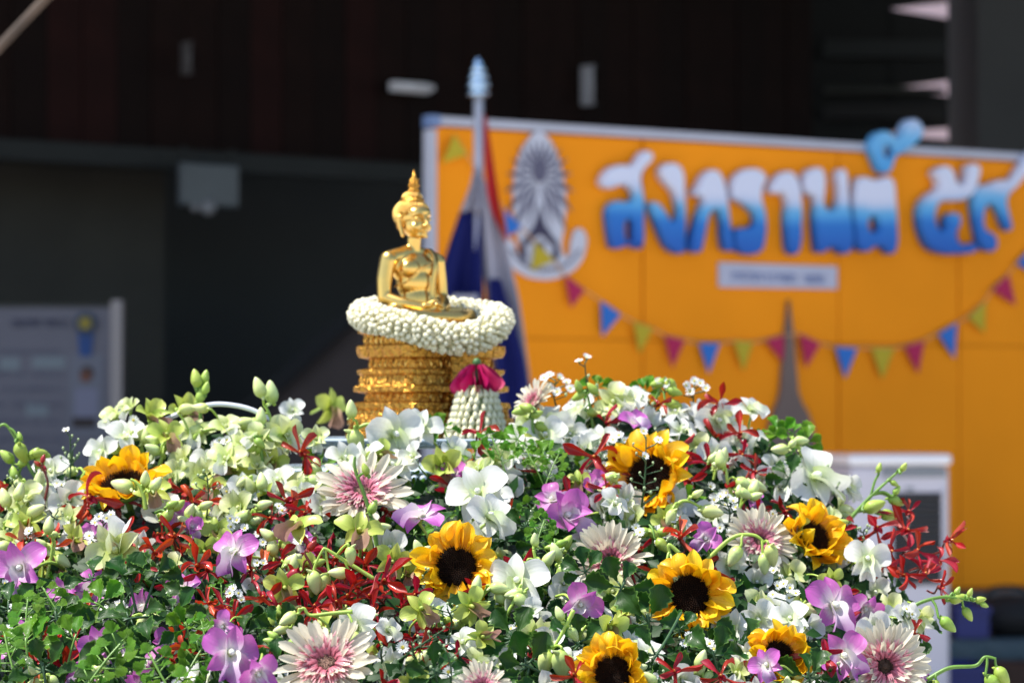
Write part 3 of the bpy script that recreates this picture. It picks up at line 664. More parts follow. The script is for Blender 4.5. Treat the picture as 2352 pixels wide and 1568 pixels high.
# ------------------------------------------------------------------ things at the bottom right: low table with cloth, blue crate, black bag, lower crate
DT = 11.6
tb = empty('low_table', Matrix.Translation((P(2290, 1470, DT).x, DT, 0)), 'low table under a dull teal cloth at the right edge below the orange board', 'table')
tz = P(2290, 1472, DT).z
def tbox(parent, name, x0, x1, y0, y1, z0, z1, m, bev=0.0):
    mb = MB(); mb.box(((x0 + x1) / 2, (y0 + y1) / 2, (z0 + z1) / 2), (x1 - x0, y1 - y0, z1 - z0)); o = obj(name, mb.me(name, False), parent, m)
    if bev:
        bv = o.modifiers.new('b', 'BEVEL'); bv.width = bev; bv.segments = 3
    return o
tbox(tb, 'tabletop', -0.2, 0.75, 0.01, 0.62, tz - 0.03, tz - 0.004, m_conc)
v = []; f = []
n = 40
for j, (yy, zz) in enumerate(((0.63, tz), (0.0, tz), (-0.012, tz - 0.012), (-0.016, tz - 0.06), (-0.022, tz - 0.11))):
    for i in range(n + 1):
        x = -0.21 + 0.97 * i / n; w = 0.014 * sin(i * 1.1) * (0 if j < 2 else (j - 1) / 3)
        v.append((x, yy + w, zz))
for j in range(4):
    for i in range(n):
        a = j * (n + 1) + i; f.append((a, a + n + 1, a + n + 2, a + 1))
o = obj('cloth', mesh('cloth', v, f), tb, mat('dull_teal_cloth', (0.055, 0.085, 0.10), 0.85, noise=0.15, scale=10)); s = o.modifiers.new('s', 'SOLIDIFY'); s.thickness = 0.004; s.offset = 1
for x in (-0.17, 0.72):
    for y in (0.05, 0.58): tbox(tb, 'leg', x - .015, x + .015, y - .015, y + .015, 0, tz - 0.031, m_conc)
def crate(px0, px1, py0, base, d, label, m):
    a, b = P(px0, py0, d), P(px1, py0, d); w = b.x - a.x; h = a.z - base
    r = empty('crate', Matrix.Translation((a.x + w / 2, d, base)), label, 'crate', 'blue crates by the low table')
    for (x0, x1, y0, y1) in ((-w / 2, w / 2, 0, .012), (-w / 2, w / 2, .288, .30), (-w / 2, -w / 2 + .012, .0125, .2875), (w / 2 - .012, w / 2, .0125, .2875)):
        tbox(r, 'side', x0, x1, y0, y1, 0.01, h, m)
    tbox(r, 'bottom', -w / 2 + .013, w / 2 - .013, .013, .287, 0, .012, m)
    tbox(r, 'rim', -w / 2 - .008, w / 2 + .008, -.01, -.0005, h - .03, h - .002, m)
    return r
m_cr = mat('royal_blue_plastic', (0.014, 0.022, 0.16), 0.45)
crate(2196, 2272, 1392, tz + 0.003, DT + 0.05, 'dark blue plastic crate standing on the teal cloth', m_cr)
crate(2180, 2262, 1528, 0.012, DT - 0.35, 'dark blue plastic crate on the floor in front of the teal cloth', m_cr)
bag = empty('bag', Matrix.Translation((P(2330, 1470, DT).x, DT + 0.2, tz + 0.004)), 'black soft bag lying on the teal cloth under the board edge', 'bag')
mb = MB(); mb.ball((0.02, 0, 0.085), (0.17, 0.13, 0.088), 20, 12); o = obj('body', mb.me('body'), bag, mat('black_fabric', (0.008, 0.008, 0.009), 0.8))
mb = MB(); mb.tube(bez([(-0.08, 0, 0.15), (-0.05, 0, 0.2), (0.06, 0, 0.2), (0.1, 0, 0.15)], 6), 0.008, 8); obj('handle', mb.me('handle'), bag, mat('black_fabric', (0.008, 0.008, 0.009), 0.8))
bx = empty('cardboard_box', Matrix.Translation((P(2325, 1560, DT - 0.3).x, DT - 0.3, 0.006)), 'dark brown cardboard box on the floor by the blue crate', 'box')
bz = P(2325, 1530, DT - 0.3).z
tbox(bx, 'body', -0.09, 0.25, 0, 0.25, 0, bz - 0.006, mat('brown_card', (0.045, 0.022, 0.014), 0.8, noise=0.15, scale=8))
for y0, y1 in ((0.002, 0.122), (0.128, 0.248)): tbox(bx, 'flap', -0.088, 0.248, y0, y1, bz - 0.005, bz - 0.001, mat('brown_card', (0.045, 0.022, 0.014), 0.8))

# ------------------------------------------------------------------ table, mound, glass bowl
SD = 3.66                                        # distance of the statue
sc0 = P(995, 1005, SD)
tt = empty('round_table', Matrix.Translation((sc0.x, 3.62, 0)), 'round table under a white cloth carrying the whole flower mound', 'table')
mb = MB(); mb.lathe([(0.95, 0.74), (1.0, 0.745), (1.0, 0.772), (0.95, 0.775)], 64); obj('tabletop', mb.me('tabletop'), tt, m_conc)
mb = MB(); mb.lathe([(0.05, 0.04), (0.05, 0.735)], 20); obj('pedestal', mb.me('pedestal'), tt, m_conc)
mb = MB(); mb.lathe([(0.45, 0.0), (0.45, 0.03), (0.1, 0.05)], 40); obj('base', mb.me('base'), tt, m_conc)
v = []; f = []; n = 96
for j, (r_, z_) in enumerate(((0.0, .782), (1.004, 0.782), (1.02, 0.77), (1.03, 0.60), (1.05, 0.35), (1.06, 0.12))):
    for i in range(n):
        a = 2 * pi * i / n; rr = r_ + (0.035 * (j - 2) / 3 * sin(a * 16) if j > 2 else 0); v.append((rr * cos(a), rr * sin(a), z_))
for j in range(5):
    for i in range(n): f.append((j * n + i, j * n + (i + 1) % n, (j + 1) * n + (i + 1) % n, (j + 1) * n + i))
obj('cloth', mesh('cloth', v, f), tt, mat('white_cloth', (0.7, 0.7, 0.68), 0.9))

TOP = [(-300, 1150), (-100, 1110), (0, 1100), (100, 1100), (200, 1060), (260, 1010), (330, 985), (450, 1000), (560, 1000), (700, 1085), (830, 1090), (1000, 1090), (1160, 1060),
       (1210, 965), (1300, 945), (1450, 930), (1600, 930), (1700, 965), (1780, 1015), (1860, 1090), (1930, 1160), (2000, 1240), (2055, 1340), (2090, 1440), (2105, 1568), (2130, 1720), (2180, 1900)]
def top_y(px):
    for (a, b), (c, d) in zip(TOP[:-1], TOP[1:]):
        if a <= px <= c: return b + (d - b) * (px - a) / (c - a)
    return 1150 if px < 0 else 2000
def surf(px, py):
    d = 2.70 + (1568 - py) * 0.00112
    t = (px - 900) / 1250
    return d + (0.26 if t > 0 else 0.14) * t * t

# mound: closed body of green stuff that the stems are pushed into
v = []; f = []; nc = 60; nr = 22
for i in range(nc + 1):
    px = -380 + (2160 + 380) * i / nc; t0 = top_y(px) + 26
    front = []
    for j in range(nr + 1):
        py = 1900 + (t0 - 1900) * j / nr
        front.append(P(px, py, surf(px, py) + 0.065))
    tp = front[-1]
    for q_, (dy, zf) in enumerate(((0.08, 0.99), (0.22, 0.9), (0.42, 0.62), (0.62, 0.28))):
        front.append(Vector((tp.x * (1 + dy * 0.05), max(tp.y + dy, 0), 0.79 + (tp.z - 0.79) * zf)))
    front[0].z = max(front[0].z, 0.79)
    for p in front: p.z = max(p.z, 0.79)
    v += front
m_ = nr + 5
for i in range(nc):
    for j in range(m_ - 1):
        a = i * m_ + j; f.append((a, a + m_, a + m_ + 1, a + 1))
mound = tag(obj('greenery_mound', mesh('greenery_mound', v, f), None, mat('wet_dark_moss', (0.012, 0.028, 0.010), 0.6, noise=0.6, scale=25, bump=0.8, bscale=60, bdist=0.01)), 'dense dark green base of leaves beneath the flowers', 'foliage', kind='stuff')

# ------------------------------------------------------------------ petals and their flowers (unit radius)
def petal(name, L, prof, bend0=0.3, bend1=-0.4, cup=0.1, ruffle=0.0, nu=5, nv=8, seed=0, twist=0.0, fold=0.0, lobes=0, freq=9):
    q = random.Random(seed); v = []; uv = []; f = []
    ph = q.uniform(0, 6); ph2 = q.uniform(0, 6)
    y = z = 0.0
    xs_ = [p[0] for p in prof]; ws = [p[1] for p in prof]
    for j in range(nv + 1):
        t = j / nv; a = bend0 + (bend1 - bend0) * t
        if j: y += cos(a) * L / nv; z += sin(a) * L / nv
        w = float(np.interp(t, xs_, ws))
        if lobes: w *= 1 + 0.13 * sin(t * lobes * 2 * pi)
        tw = twist * t
        for i in range(nu + 1):
            u = -1 + 2 * i / nu
            x_ = w * u; h = cup * w * u * u * 2 + fold * w * abs(u) + ruffle * abs(u) ** 1.5 * sin(t * freq + ph + (u > 0) * 2.1) * w * 2 + ruffle * 0.4 * sin(t * 5 + ph2)
            v.append((x_ * cos(tw) - h * sin(tw), y - sin(a) * h, z + cos(a) * h * cos(tw) + x_ * sin(tw))); uv.append((i / nu, t))
    for j in range(nv):
        for i in range(nu):
            a = j * (nu + 1) + i; f.append((a, a + 1, a + nu + 2, a + nu + 1))
    return mesh(name, v, f, True, uv)
def rounded(w, p=0.6, base=0.25, tip=0.18):
    """profile with its greatest half-width w at p"""
    pts = []
    for k in range(13):
        t = k / 12
        if t < p: s = base + (1 - base) * math.sin(pi / 2 * t / p)
        else: s = max(tip * 0 + 0.02, math.cos(pi / 2 * ((t - p) / (1 - p)) ** 1.6) ** 0.75)
        pts.append((t, w * s))
    return pts
def pointed(w, p=0.45, base=0.3):
    pts = []
    for k in range(13):
        t = k / 12
        s = base + (1 - base) * math.sin(pi / 2 * t / p) if t < p else max(0.02, 1 - ((t - p) / (1 - p)) ** 1.7)
        pts.append((t, w * s))
    return pts

def variants(fn, n): return [fn(k) for k in range(n)]
def with_mat(me, m):
    me = me.copy(); me.materials.clear(); me.materials.append(m); return me

S = {}      # sepal / petal meshes by species
def ormeshes(tag_, m, pw, sw, lw, lipm, ruffle=0.05, n=4):
    S[tag_] = dict(
        petal=variants(lambda k: with_mat(petal('petal', 1.0, rounded(pw, 0.58, 0.22), 0.35, -0.55 + 0.2 * k / n, 0.14, ruffle, 6, 9, k), m), n),
        sepal=variants(lambda k: with_mat(petal('sepal', 0.96, pointed(sw, 0.42, 0.4), 0.30, -0.5 + 0.25 * k / n, 0.22, ruffle * 0.7, 5, 8, k + 20), m), n),
        lip=variants(lambda k: with_mat(petal('lip', 0.85, [(0, 0.16), (0.3, 0.26), (0.5, 0.20), (0.72, 0.34), (0.9, 0.28), (1, 0.05)], 1.15, -0.75, 0.75, 0.10, 6, 9, k + 40), lipm), n))
ormeshes('white', pm_white, 0.47, 0.29, 0.3, pm_lipw, 0.045)
ormeshes('purple', pm_purple, 0.42, 0.30, 0.3, pm_lipp, 0.05)
ormeshes('lime', pm_lime, 0.34, 0.26, 0.3, pm_lip, 0.07)
ormeshes('cream', pm_cream, 0.40, 0.28, 0.3, pm_lipw, 0.06)
def blob(name, m, r, c=(0, 0, 0), nu=8, nv=6):
    mb = MB(); mb.ball(c, r, nu, nv); me = mb.me(name); me.materials.append(m); return me
for k_, m_c in (('white', pm_lipw), ('purple', pm_lipw), ('lime', pm_lime), ('cream', pm_cream)):
    mb = MB(); mb.tube(bez([(0, 0.02, -0.02), (0, 0.05, 0.14), (0, 0.0, 0.27), (0, -0.05, 0.33)], 3), [0.10] * 3 + [0.10] * 3 + [0.09, 0.08, 0.06, 0.02], 7); S[k_]['column'] = with_mat(mb.me('column'), m_c)
def pedicel_mesh(m, k):
    q = random.Random(k); a = q.uniform(-0.6, 0.6)
    mb = MB(); mb.tube(bez([(0, 0, 0.0), (0.0, -0.10, -0.20), (a * 0.3, -0.02, -0.5), (a, 0.1, -1.2), (a * 1.2, -0.1, -2.0)], 4), [0.13, 0.12, 0.10, 0.085, 0.07, 0.06] + [0.055] * 11, 6)
    me = mb.me('pedicel'); me.materials.append(m); return me
PED = {k: [pedicel_mesh(m, i) for i in range(3)] for k, m in (('white', m_limestem), ('purple', m_limestem), ('lime', m_limestem), ('cream', m_limestem), ('red', m_redstem), ('orange', m_redstem))}
for k_, m_c in (('red', pm_red), ('orange', pm_orange)):
    S[k_] = dict(petal=variants(lambda k: with_mat(petal('petal', 1.0, [(0, 0.045), (0.25, 0.05), (0.55, 0.095 + .02 * (k % 3)), (0.78, 0.125 + .025 * (k % 3)), (0.92, 0.095), (1, 0.02)], (0.5, 0.1, 0.9, 0.3, -0.2, 0.7, 0.2, 1.1)[k % 8], (-0.9, 0.5, -0.4, -1.3, 1.0, 0.2, -0.2, -1.0)[k % 8], 0.5, 0.07, 4, 12, k + 60, (k - 4) * 0.35), m_c), 8),
                 lip=[with_mat(petal('lip', 0.36, [(0, 0.08), (0.5, 0.13), (1, 0.02)], 1.0, -0.6, 0.5, 0, 4, 5, 3), m_c)],
                 column=blob('column', m_c, (0.09, 0.09, 0.17), (0, 0, 0.08)))
m_eye = mat('orange_anther', (0.55, 0.20, 0.03), 0.5)
S['eye'] = blob('anther', m_eye, 0.05, (0, 0.0, 0.25), 6, 4)
SUNP = variants(lambda k: with_mat(petal('ray_petal', 0.60, rounded(0.20, 0.52, 0.5) if k % 3 else pointed(0.19, 0.45, 0.5), 0.35 - 0.1 * (k % 3), (-0.8, 0.15, 1.1, -0.3)[k % 4], 0.22 + 0.12 * (k % 2), 0.09, 6, 9, k + 80), pm_sun), 8)
def sun_disc():
    mb = MB(); v = []; f = []; uv = []; nr_, na = 12, 48
    q = random.Random(4)
    for j in range(nr_ + 1):
        r_ = 0.46 * j / nr_
        for i in range(na):
            a = 2 * pi * (i + 0.5 * (j % 2)) / na
            h = 0.07 + 0.05 * sin(min(1, r_ / 0.33) * pi / 2) - 0.12 * max(0, (r_ - 0.36) / 0.1) ** 2 + q.uniform(-0.012, 0.012)
            v.append((r_ * cos(a), r_ * sin(a), h)); uv.append((i / na, j / nr_))
    for j in range(nr_):
        for i in range(na): f.append((j * na + i, (j + 1) * na + i, (j + 1) * na + (i + 1) % na, j * na + (i + 1) % na))
    me = mesh('disc', v, f, True, uv); me.materials.append(m_disc); return me
SUND = sun_disc()
def sun_florets():
    mb = MB(); ga = pi * (3 - 5 ** 0.5)
    for k in range(330):
        r_ = 0.45 * math.sqrt((k + .5) / 330); a = k * ga
        p = Vector((r_ * cos(a), r_ * sin(a), 0.09 + 0.04 * sin(min(1, r_ / 0.33) * pi / 2) - 0.10 * max(0, (r_ - 0.36) / 0.1) ** 2))
        h = 0.05 if r_ < 0.22 else 0.075
        mb.tube([p, p + Vector((cos(a) * 0.015, sin(a) * 0.015, h))], [0.013, 0.006], 4)
    me = mb.me('florets'); me.materials.append(m_floret); return me
SUNF = sun_florets()
mb = MB(); mb.lathe([(0.06, -0.22), (0.36, -0.12), (0.48, 0.0), (0.44, 0.05)], 20); SUNC = with_mat(mb.me('calyx'), m_stem)
def stem_mesh(m, r, L, k=0, name='stem'):
    q = random.Random(k); mb = MB(); mb.tube(bez([(0, 0, -0.05), (q.uniform(-.05, .05), -0.03, -0.4 * L), (q.uniform(-.2, .2), -0.25, -L)], 4), r, 7); me = mb.me(name); me.materials.append(m); return me
SUNS = stem_mesh(m_stem, 0.07, 1.6)
GERP = variants(lambda k: with_mat(petal('ray_petal', 0.72, [(0, 0.045), (0.3, 0.075), (0.7, 0.088), (0.92, 0.07), (1, 0.02)], 0.22 - 0.1 * (k % 3), -0.25 + 0.25 * (k % 3), 0.25, 0.02, 4, 7, k + 100), pm_ger), 6)
GERI = variants(lambda k: with_mat(petal('inner_petal', 0.40, [(0, 0.03), (0.5, 0.055), (0.9, 0.045), (1, 0.01)], 0.6, -0.1 + 0.15 * (k % 3), 0.2, 0.02, 3, 5, k + 120), pm_ger), 3)
def ger_fringe():
    q = random.Random(9); mb = MB()
    for k in range(420):
        a = q.uniform(0, 2 * pi); r0 = q.uniform(0.13, 0.36); L = q.uniform(0.16, 0.30); e = q.uniform(0.35, 1.2)
        d = Vector((cos(a), sin(a), 0)); w = Vector((-sin(a), cos(a), 0)) * 0.017; p0 = d * r0 + Vector((0, 0, 0.08)); p1 = p0 + d * (L * .5 * cos(e)) + Vector((0, 0, L * .5 * sin(e) * 1.2)); p2 = p1 + d * (L * .6) + Vector((0, 0, L * 0.1))
        mb.add([p0 - w, p0 + w, p1 - w * 1.3, p1 + w * 1.3, p2 - w * .4, p2 + w * .4], [(0, 1, 3, 2), (2, 3, 5, 4)], [(0, 0), (1, 0), (0, .5), (1, .5), (0, 1), (1, 1)])
    me = mb.me('pink_fringe'); me.materials.append(pm_pink); return me
GERF = ger_fringe()
def ger_disc(m):
    q = random.Random(2); mb = MB(); mb.ball((0, 0, 0.03), (0.2, 0.2, 0.09), 18, 8)
    for k in range(160):
        r_ = 0.2 * math.sqrt(q.random()); a = q.uniform(0, 2 * pi); p = Vector((r_ * cos(a), r_ * sin(a), 0.08))
        mb.tube([p, p + Vector((cos(a) * .02, sin(a) * .02, q.uniform(.03, .07)))], [0.012, 0.009], 4)
    me = mb.me('disc'); me.materials.append(m); return me
GERD = ger_disc(m_gdisc); GERDD = ger_disc(m_gdark)
mb = MB(); mb.ball((0, 0, 0.10), (0.085, 0.085, 0.05), 12, 6); GEREYE = with_mat(mb.me('eye'), m_gdark)
GERS = stem_mesh(m_stem, 0.05, 1.6, 3)
mb = MB(); mb.lathe([(0.04, -0.16), (0.24, -0.08), (0.32, 0.0), (0.2, 0.03)], 18); GERC = with_mat(mb.me('calyx'), m_stem)

def frame(p, n, roll, s):
    """matrix at p whose +Z looks along n, +Y as near to world up as can be, then rolled; scaled by s"""
    z = Vector(n).normalized(); up = Vector((0, 0, 1)) if abs(z.z) < 0.96 else Vector((0, 1, 0))
    x = up.cross(z).normalized(); y = z.cross(x)
    m = Matrix((x, y, z)).transposed().to_4x4()
    return Matrix.Translation(p) @ m @ Matrix.Rotation(roll, 4, 'Z') @ Matrix.Scale(s, 4)
RZ = lambda a: Matrix.Rotation(a, 4, 'Z')
RX = lambda a: Matrix.Rotation(a, 4, 'X')
RY = lambda a: Matrix.Rotation(a, 4, 'Y')
T_ = lambda *a: Matrix.Translation(a)

FL = []        # every placed flower: (object, species, px, py, n)
def put(name, cat, group, px, py, d, n, roll, s):
    o = empty(name, frame(P(px, py, d), n, roll, s), None, cat, group)
    FL.append((o, px, py, Vector(n).normalized())); return o

ORN = {'white': ('white_orchid', 'white orchids in the mound'), 'purple': ('purple_orchid', 'purple orchids in the mound'), 'lime': ('lime_orchid', 'lime green orchids in the mound'), 'cream': ('pale_green_orchid', 'pale green orchids in the mound')}
def orchid(kind, px, py, r, n, roll=0.0, dz=0.0, op=None, d=None, lipin=True):
    q = rnd; M = S[kind]; nm, g = ORN[kind]
    d = d if d is not None else surf(px, py) - dz
    n = Vector(n).normalized() + Vector((q.gauss(0, .3), q.gauss(0, .12), q.gauss(0, .26)))
    o = put(nm, 'orchid', g, px, py, d, n, roll + q.gauss(0, .3), M_(r * q.uniform(.86, 1.12), d))
    op = q.choice((0.05, 0.2, 0.4, 0.6, 0.85)) if op is None else op
    j = lambda a: q.uniform(-a, a)
    obj('sepal', q.choice(M['sepal']), o, None, RZ(j(.12)) @ RX(op + j(.2)) @ RY(j(.2)))
    for s_ in (-1, 1):
        obj('petal', q.choice(M['petal']), o, None, RZ(s_ * (1.13 + j(.15))) @ T_(0, 0.02, 0.02) @ RX(op * 0.8 + j(.22)) @ RY(j(.25)))
    for s_ in (-1, 1):
        obj('sepal', q.choice(M['sepal']), o, None, RZ(s_ * (2.42 + j(.15))) @ RX(op + j(.2)) @ RY(j(.25)))
    obj('lip', q.choice(M['lip']), o, None, T_(0, -0.03, 0.03) @ RZ(pi + j(.1)) @ RX(-0.15 + j(.15)))
    obj('column', M['column'], o)
    obj('pedicel', q.choice(PED[kind]), o)
    return o
def spider(kind, px, py, r, n, roll=None, dz=0.0, d=None):
    q = rnd; M = S[kind]; d = d if d is not None else surf(px, py) - dz
    o = put('red_orchid' if kind == 'red' else 'orange_red_orchid', 'orchid', 'red spider orchids in the mound' if kind == 'red' else 'orange red spider orchids in the mound', px, py, d, n, q.uniform(0, 6) if roll is None else roll, M_(r, d))
    for k in range(5):
        obj('petal', q.choice(M['petal']), o, None, RZ(k * 2 * pi / 5 + q.uniform(-.42, .42)) @ RX(q.uniform(-0.45, 0.75)) @ RY(q.uniform(-.9, .9)) @ Matrix.Scale(q.uniform(0.85, 1.25), 4))
    obj('lip', M['lip'][0], o, None, RZ(pi + q.uniform(-.2, .2)))
    obj('column', M['column'], o); obj('anther', S['eye'], o)
    obj('pedicel', q.choice(PED[kind]), o)
    return o
def sunflower(px, py, r, n, roll, dz, label, lift=0.25, wild=0.25):
    q = rnd; d = surf(px, py) - dz
    o = put('sunflower', 'sunflower', 'sunflowers in the mound', px, py, d, n, roll, M_(r, d)); o['label'] = label
    for ring, (cnt, off, tl) in enumerate(((15, 0, 0.0), (14, 0.5, 0.18))):
        for k in range(cnt):
            a = (k + off) * 2 * pi / cnt + q.uniform(-.1, .1)
            obj('ray_petal', q.choice(SUNP), o, None, RZ(a) @ T_(0, 0.40, 0.02 + 0.025 * ring) @ RX(lift * q.uniform(0.2, 1.3) + tl + q.uniform(-wild, wild)) @ RY(q.uniform(-.3, .3)) @ Matrix.Scale(q.uniform(.85, 1.12), 4))
    obj('disc', SUND, o); obj('florets', SUNF, o)['kind'] = 'stuff'; obj('calyx', SUNC, o); obj('stem', SUNS, o)
    return o
def gerbera(px, py, r, n, roll, dz, label, dark=False, lift=0.15):
    q = rnd; d = surf(px, py) - dz
    o = put('gerbera', 'gerbera', 'cream gerberas with pink hearts in the mound', px, py, d, n, roll, M_(r, d)); o['label'] = label
    for ring, (cnt, tl, z) in enumerate(((22, -0.05, 0.0), (22, 0.14, 0.025))):
        for k in range(cnt):
            a = (k + ring * .5) * 2 * pi / cnt + q.uniform(-.07, .07)
            obj('ray_petal', q.choice(GERP), o, None, RZ(a) @ T_(0, 0.26, z) @ RX(tl + lift + q.gauss(0, .16)) @ RY(q.uniform(-.4, .4)) @ Matrix.Scale(q.uniform(.86, 1.08), 4))
    for k in range(20):
        a = k * 2 * pi / 20 + q.uniform(-.1, .1)
        obj('inner_petal', q.choice(GERI), o, None, RZ(a) @ T_(0, 0.22, 0.05) @ RX(lift + 0.3 + q.uniform(-.15, .15)) @ RY(q.uniform(-.3, .3)))
    obj('pink_fringe', GERF, o)['kind'] = 'stuff'
    obj('disc', GERDD if dark else GERD, o)
    if dark: obj('eye', GEREYE, o)
    obj('calyx', GERC, o); obj('stem', GERS, o)
    return o

# aster heads, buds, leaves
def aster_head(k):
    q = random.Random(k); mb = MB(); nn = 17
    for i in range(nn):
        a = 2 * pi * i / nn + q.uniform(-.08, .08); e = q.uniform(0.0, 0.45) + 0.25 * (k % 3); L = q.uniform(0.66, 0.8)
        d = Vector((cos(a) * cos(e), sin(a) * cos(e), sin(e))); w = Vector((-sin(a), cos(a), 0)) * 0.115
        p0 = Vector((cos(a), sin(a), 0)) * 0.2 + Vector((0, 0, .02 * (i % 2))); p1 = p0 + d * L * .55; p2 = p0 + d * L - Vector((0, 0, 0.08))
        mb.add([p0 - w * .5, p0 + w * .5, p1 - w, p1 + w, p2 - w * .5, p2 + w * .5], [(0, 1, 3, 2), (2, 3, 5, 4)], [(0, 0), (1, 0), (0, .5), (1, .5), (0, 1), (1, 1)])
    me = mb.me('ray_petals'); me.materials.append(pm_aster); return me
ASTH = [aster_head(k) for k in range(3)]
mb = MB(); mb.ball((0, 0, 0.07), (0.24, 0.24, 0.13), 10, 6); ASTD = with_mat(mb.me('eye'), m_yel)
mb = MB(); mb.lathe([(0.05, -0.4), (0.22, -0.2), (0.24, 0.0), (0.1, 0.03)], 8); ASTC = with_mat(mb.me('calyx'), m_dkstem)
mb = MB(); mb.lathe([(0.10, -0.5), (0.3, -0.2), (0.34, 0.05), (0.22, 0.28), (0.03, 0.38)], 8); ASTB = with_mat(mb.me('bud'), m_abud)
def aster(px, py, d, heads, buds, label=None, root=None, r=13, leafy=True):
    """one sprig: heads [(px,py,n)], buds [(px,py)], all in the picture around distance d; root where its stem enters the mound"""
    q = rnd
    root = root or (px + q.uniform(-15, 15), py + 110)
    base = P(root[0], root[1], d + 0.05)
    o = put('aster_sprig', 'aster', 'white aster sprigs in the mound', px, py, d, (0, -1, .3), 0, 1.0)
    if label: o['label'] = label
    o.matrix_world = Matrix.Translation(base); inv = Matrix.Translation(-base)
    mb = MB(); fork = P(px + (root[0] - px) * .45, py + (root[1] - py) * .45, d + .012)
    mb.tube(bez([base - base, (base + fork) / 2 - base + Vector((q.uniform(-.004, .004), 0, 0)), fork - base], 5), 0.0014, 5)
    if leafy:
        for k in range(3):
            t = q.uniform(.1, .9); c = (fork - base) * t
            dd = Vector((q.choice((-1, 1)) * q.uniform(.01, .022), -0.004, q.uniform(.0, .016))); w = Vector((0, .0, .0011))
            mb.add([c - w, c + w, c + dd * .6 + w * 1.3, c + dd, c + dd * .6 - w * 1.3], [(0, 4, 3, 2, 1)])
    its = [(h[0], h[1]) for h in heads] + list(buds)
    tx = sum(a_[0] for a_ in its) / len(its); ty_ = min(a_[1] for a_ in its)
    tip = P(tx, ty_ + 12, d)
    axis = bez([fork, (fork + tip) / 2 + Vector((q.uniform(-.004, .004), 0, 0)), tip], 6)
    mb.tube([a_ - base for a_ in axis], [0.0012 - .0005 * k / 12 for k in range(13)], 5)
    def joint(hp):
        low = [a_ for a_ in axis if a_.z < hp.z - .006] or [axis[0]]
        return min(low, key=lambda a_: (a_ - hp).length)
    for (hx, hy, *nn) in heads:
        dd = d + q.uniform(-.012, .012); hp = P(hx, hy, dd); nv = Vector(nn[0]) if nn else Vector((q.uniform(-.5, .5), -0.7, q.uniform(.1, .9)))
        j_ = joint(hp); mb.tube(bez([j_ - base, (j_ * .5 + hp * .5) - base + Vector((hp.x - j_.x, 0, -.002)) * .2, hp - base - nv.normalized() * .004], 4), 0.0008, 5)
        hm = inv @ frame(hp, nv, q.uniform(0, 6), M_(r * q.uniform(.9, 1.1), dd))
        h = obj('flower_head', q.choice(ASTH), o, None, hm); obj('eye', ASTD, h); obj('calyx', ASTC, h)
    for (bx_, by_) in buds:
        dd = d + q.uniform(-.015, .015); hp = P(bx_, by_, dd); nv = Vector((q.uniform(-.5, .5), -.3, 1))
        j_ = joint(hp); mb.tube(bez([j_ - base, (j_ * .4 + hp * .6) - base + Vector((hp.x - j_.x, 0, -.002)) * .2, hp - base - nv.normalized() * .003], 3), 0.0006, 5)
        obj('bud', ASTB, o, None, inv @ frame(hp, nv, 0, M_(9 * q.uniform(.8, 1.2), dd)))
    obj('stem', mb.me('stem'), o, m_dkstem)
    return o
def bud_mesh(m, k):
    mb = MB()
    pts = bez([(0, 0, 0), (0, 0.05, 0.25), (0, 0.02, 0.6), (0, -0.03, 1.0)], 4)
    prof = [0.07, 0.16, 0.22, 0.27, 0.30, 0.31, 0.30, 0.29, 0.26, 0.22, 0.17, 0.10, 0.02]
    mb.tube(pts, prof, 9); 
    mb.tube(bez([(0, 0.12, 0.1), (0, 0.3, 0.0), (0, 0.42, -0.06)], 3), [0.12, 0.10, 0.09, 0.07, 0.05, 0.035, 0.015], 6)
    me = mb.me('bud'); me.materials.append(m); return me
pm_bud = petal_mat('orchid_bud', [(0, (0.40, 0.52, 0.10)), (0.5, (0.56, 0.66, 0.24)), (1, (0.62, 0.68, 0.34))], transl=0.1, hue=0.015, val=0.12)
pm_budg = petal_mat('green_bud', [(0, (0.26, 0.40, 0.05)), (1, (0.38, 0.50, 0.09))], transl=0.1, hue=0.015, val=0.12)
BUD = bud_mesh(pm_bud, 0); BUDG = bud_mesh(pm_budg, 1); BUDR = bud_mesh(pm_red, 2)
def bud_spray(stem, buds, d, label=None, green=False, red=False, thick=5.5, dd=0.0):
    """stem: picture points from root to tip; buds: (px, py, attach t 0..1, direction angle in picture (0 up, clockwise), length px)"""
    q = rnd; pts = [P(x, y, d + dd * (1 - i / max(1, len(stem) - 1))) for i, (x, y) in enumerate(stem)]
    cx = sum(x for x, y in stem) / len(stem); cy = sum(y for x, y in stem) / len(stem)
    o = put('maroon_bud_spray' if red else 'bud_spray', 'bud spray', 'orchid bud sprays in the mound', cx, cy, d, (0, -1, 0), 0, 1.0)
    if label: o['label'] = label
    base = pts[0]; o.matrix_world = Matrix.Translation(base); inv = Matrix.Translation(-base)
    sp_ = bez(pts, 6); r0 = M_(thick, d)
    mb = MB(); mb.tube([p - base for p in sp_], [r0 * (1 - .5 * i / len(sp_)) for i in range(len(sp_))], 7)
    sm = m_redstem if red else (m_stem if green else m_limestem)
    for (bx_, by_, t, ang, L) in buds:
        a = sp_[min(int(t * (len(sp_) - 1)), len(sp_) - 1)]; b = P(bx_, by_, d + q.uniform(-.012, .006))
        ax = Vector((sin(R(ang)), q.uniform(-.35, .35), cos(R(ang)))).normalized()
        mb.tube(bez([a - base, (a + b) / 2 - base + Vector((0, 0, .003)), b - base - ax * .003, b - base], 4), r0 * .55, 6)
        m3 = frame(b, ax, q.uniform(-.8, .8) + (pi / 2 if q.random() < .5 else -pi / 2), M_(L, d))
        obj('bud', BUDR if red else (BUDG if green else BUD), o, None, inv @ m3)
    obj('stem', mb.me('stem'), o, sm)
    return o
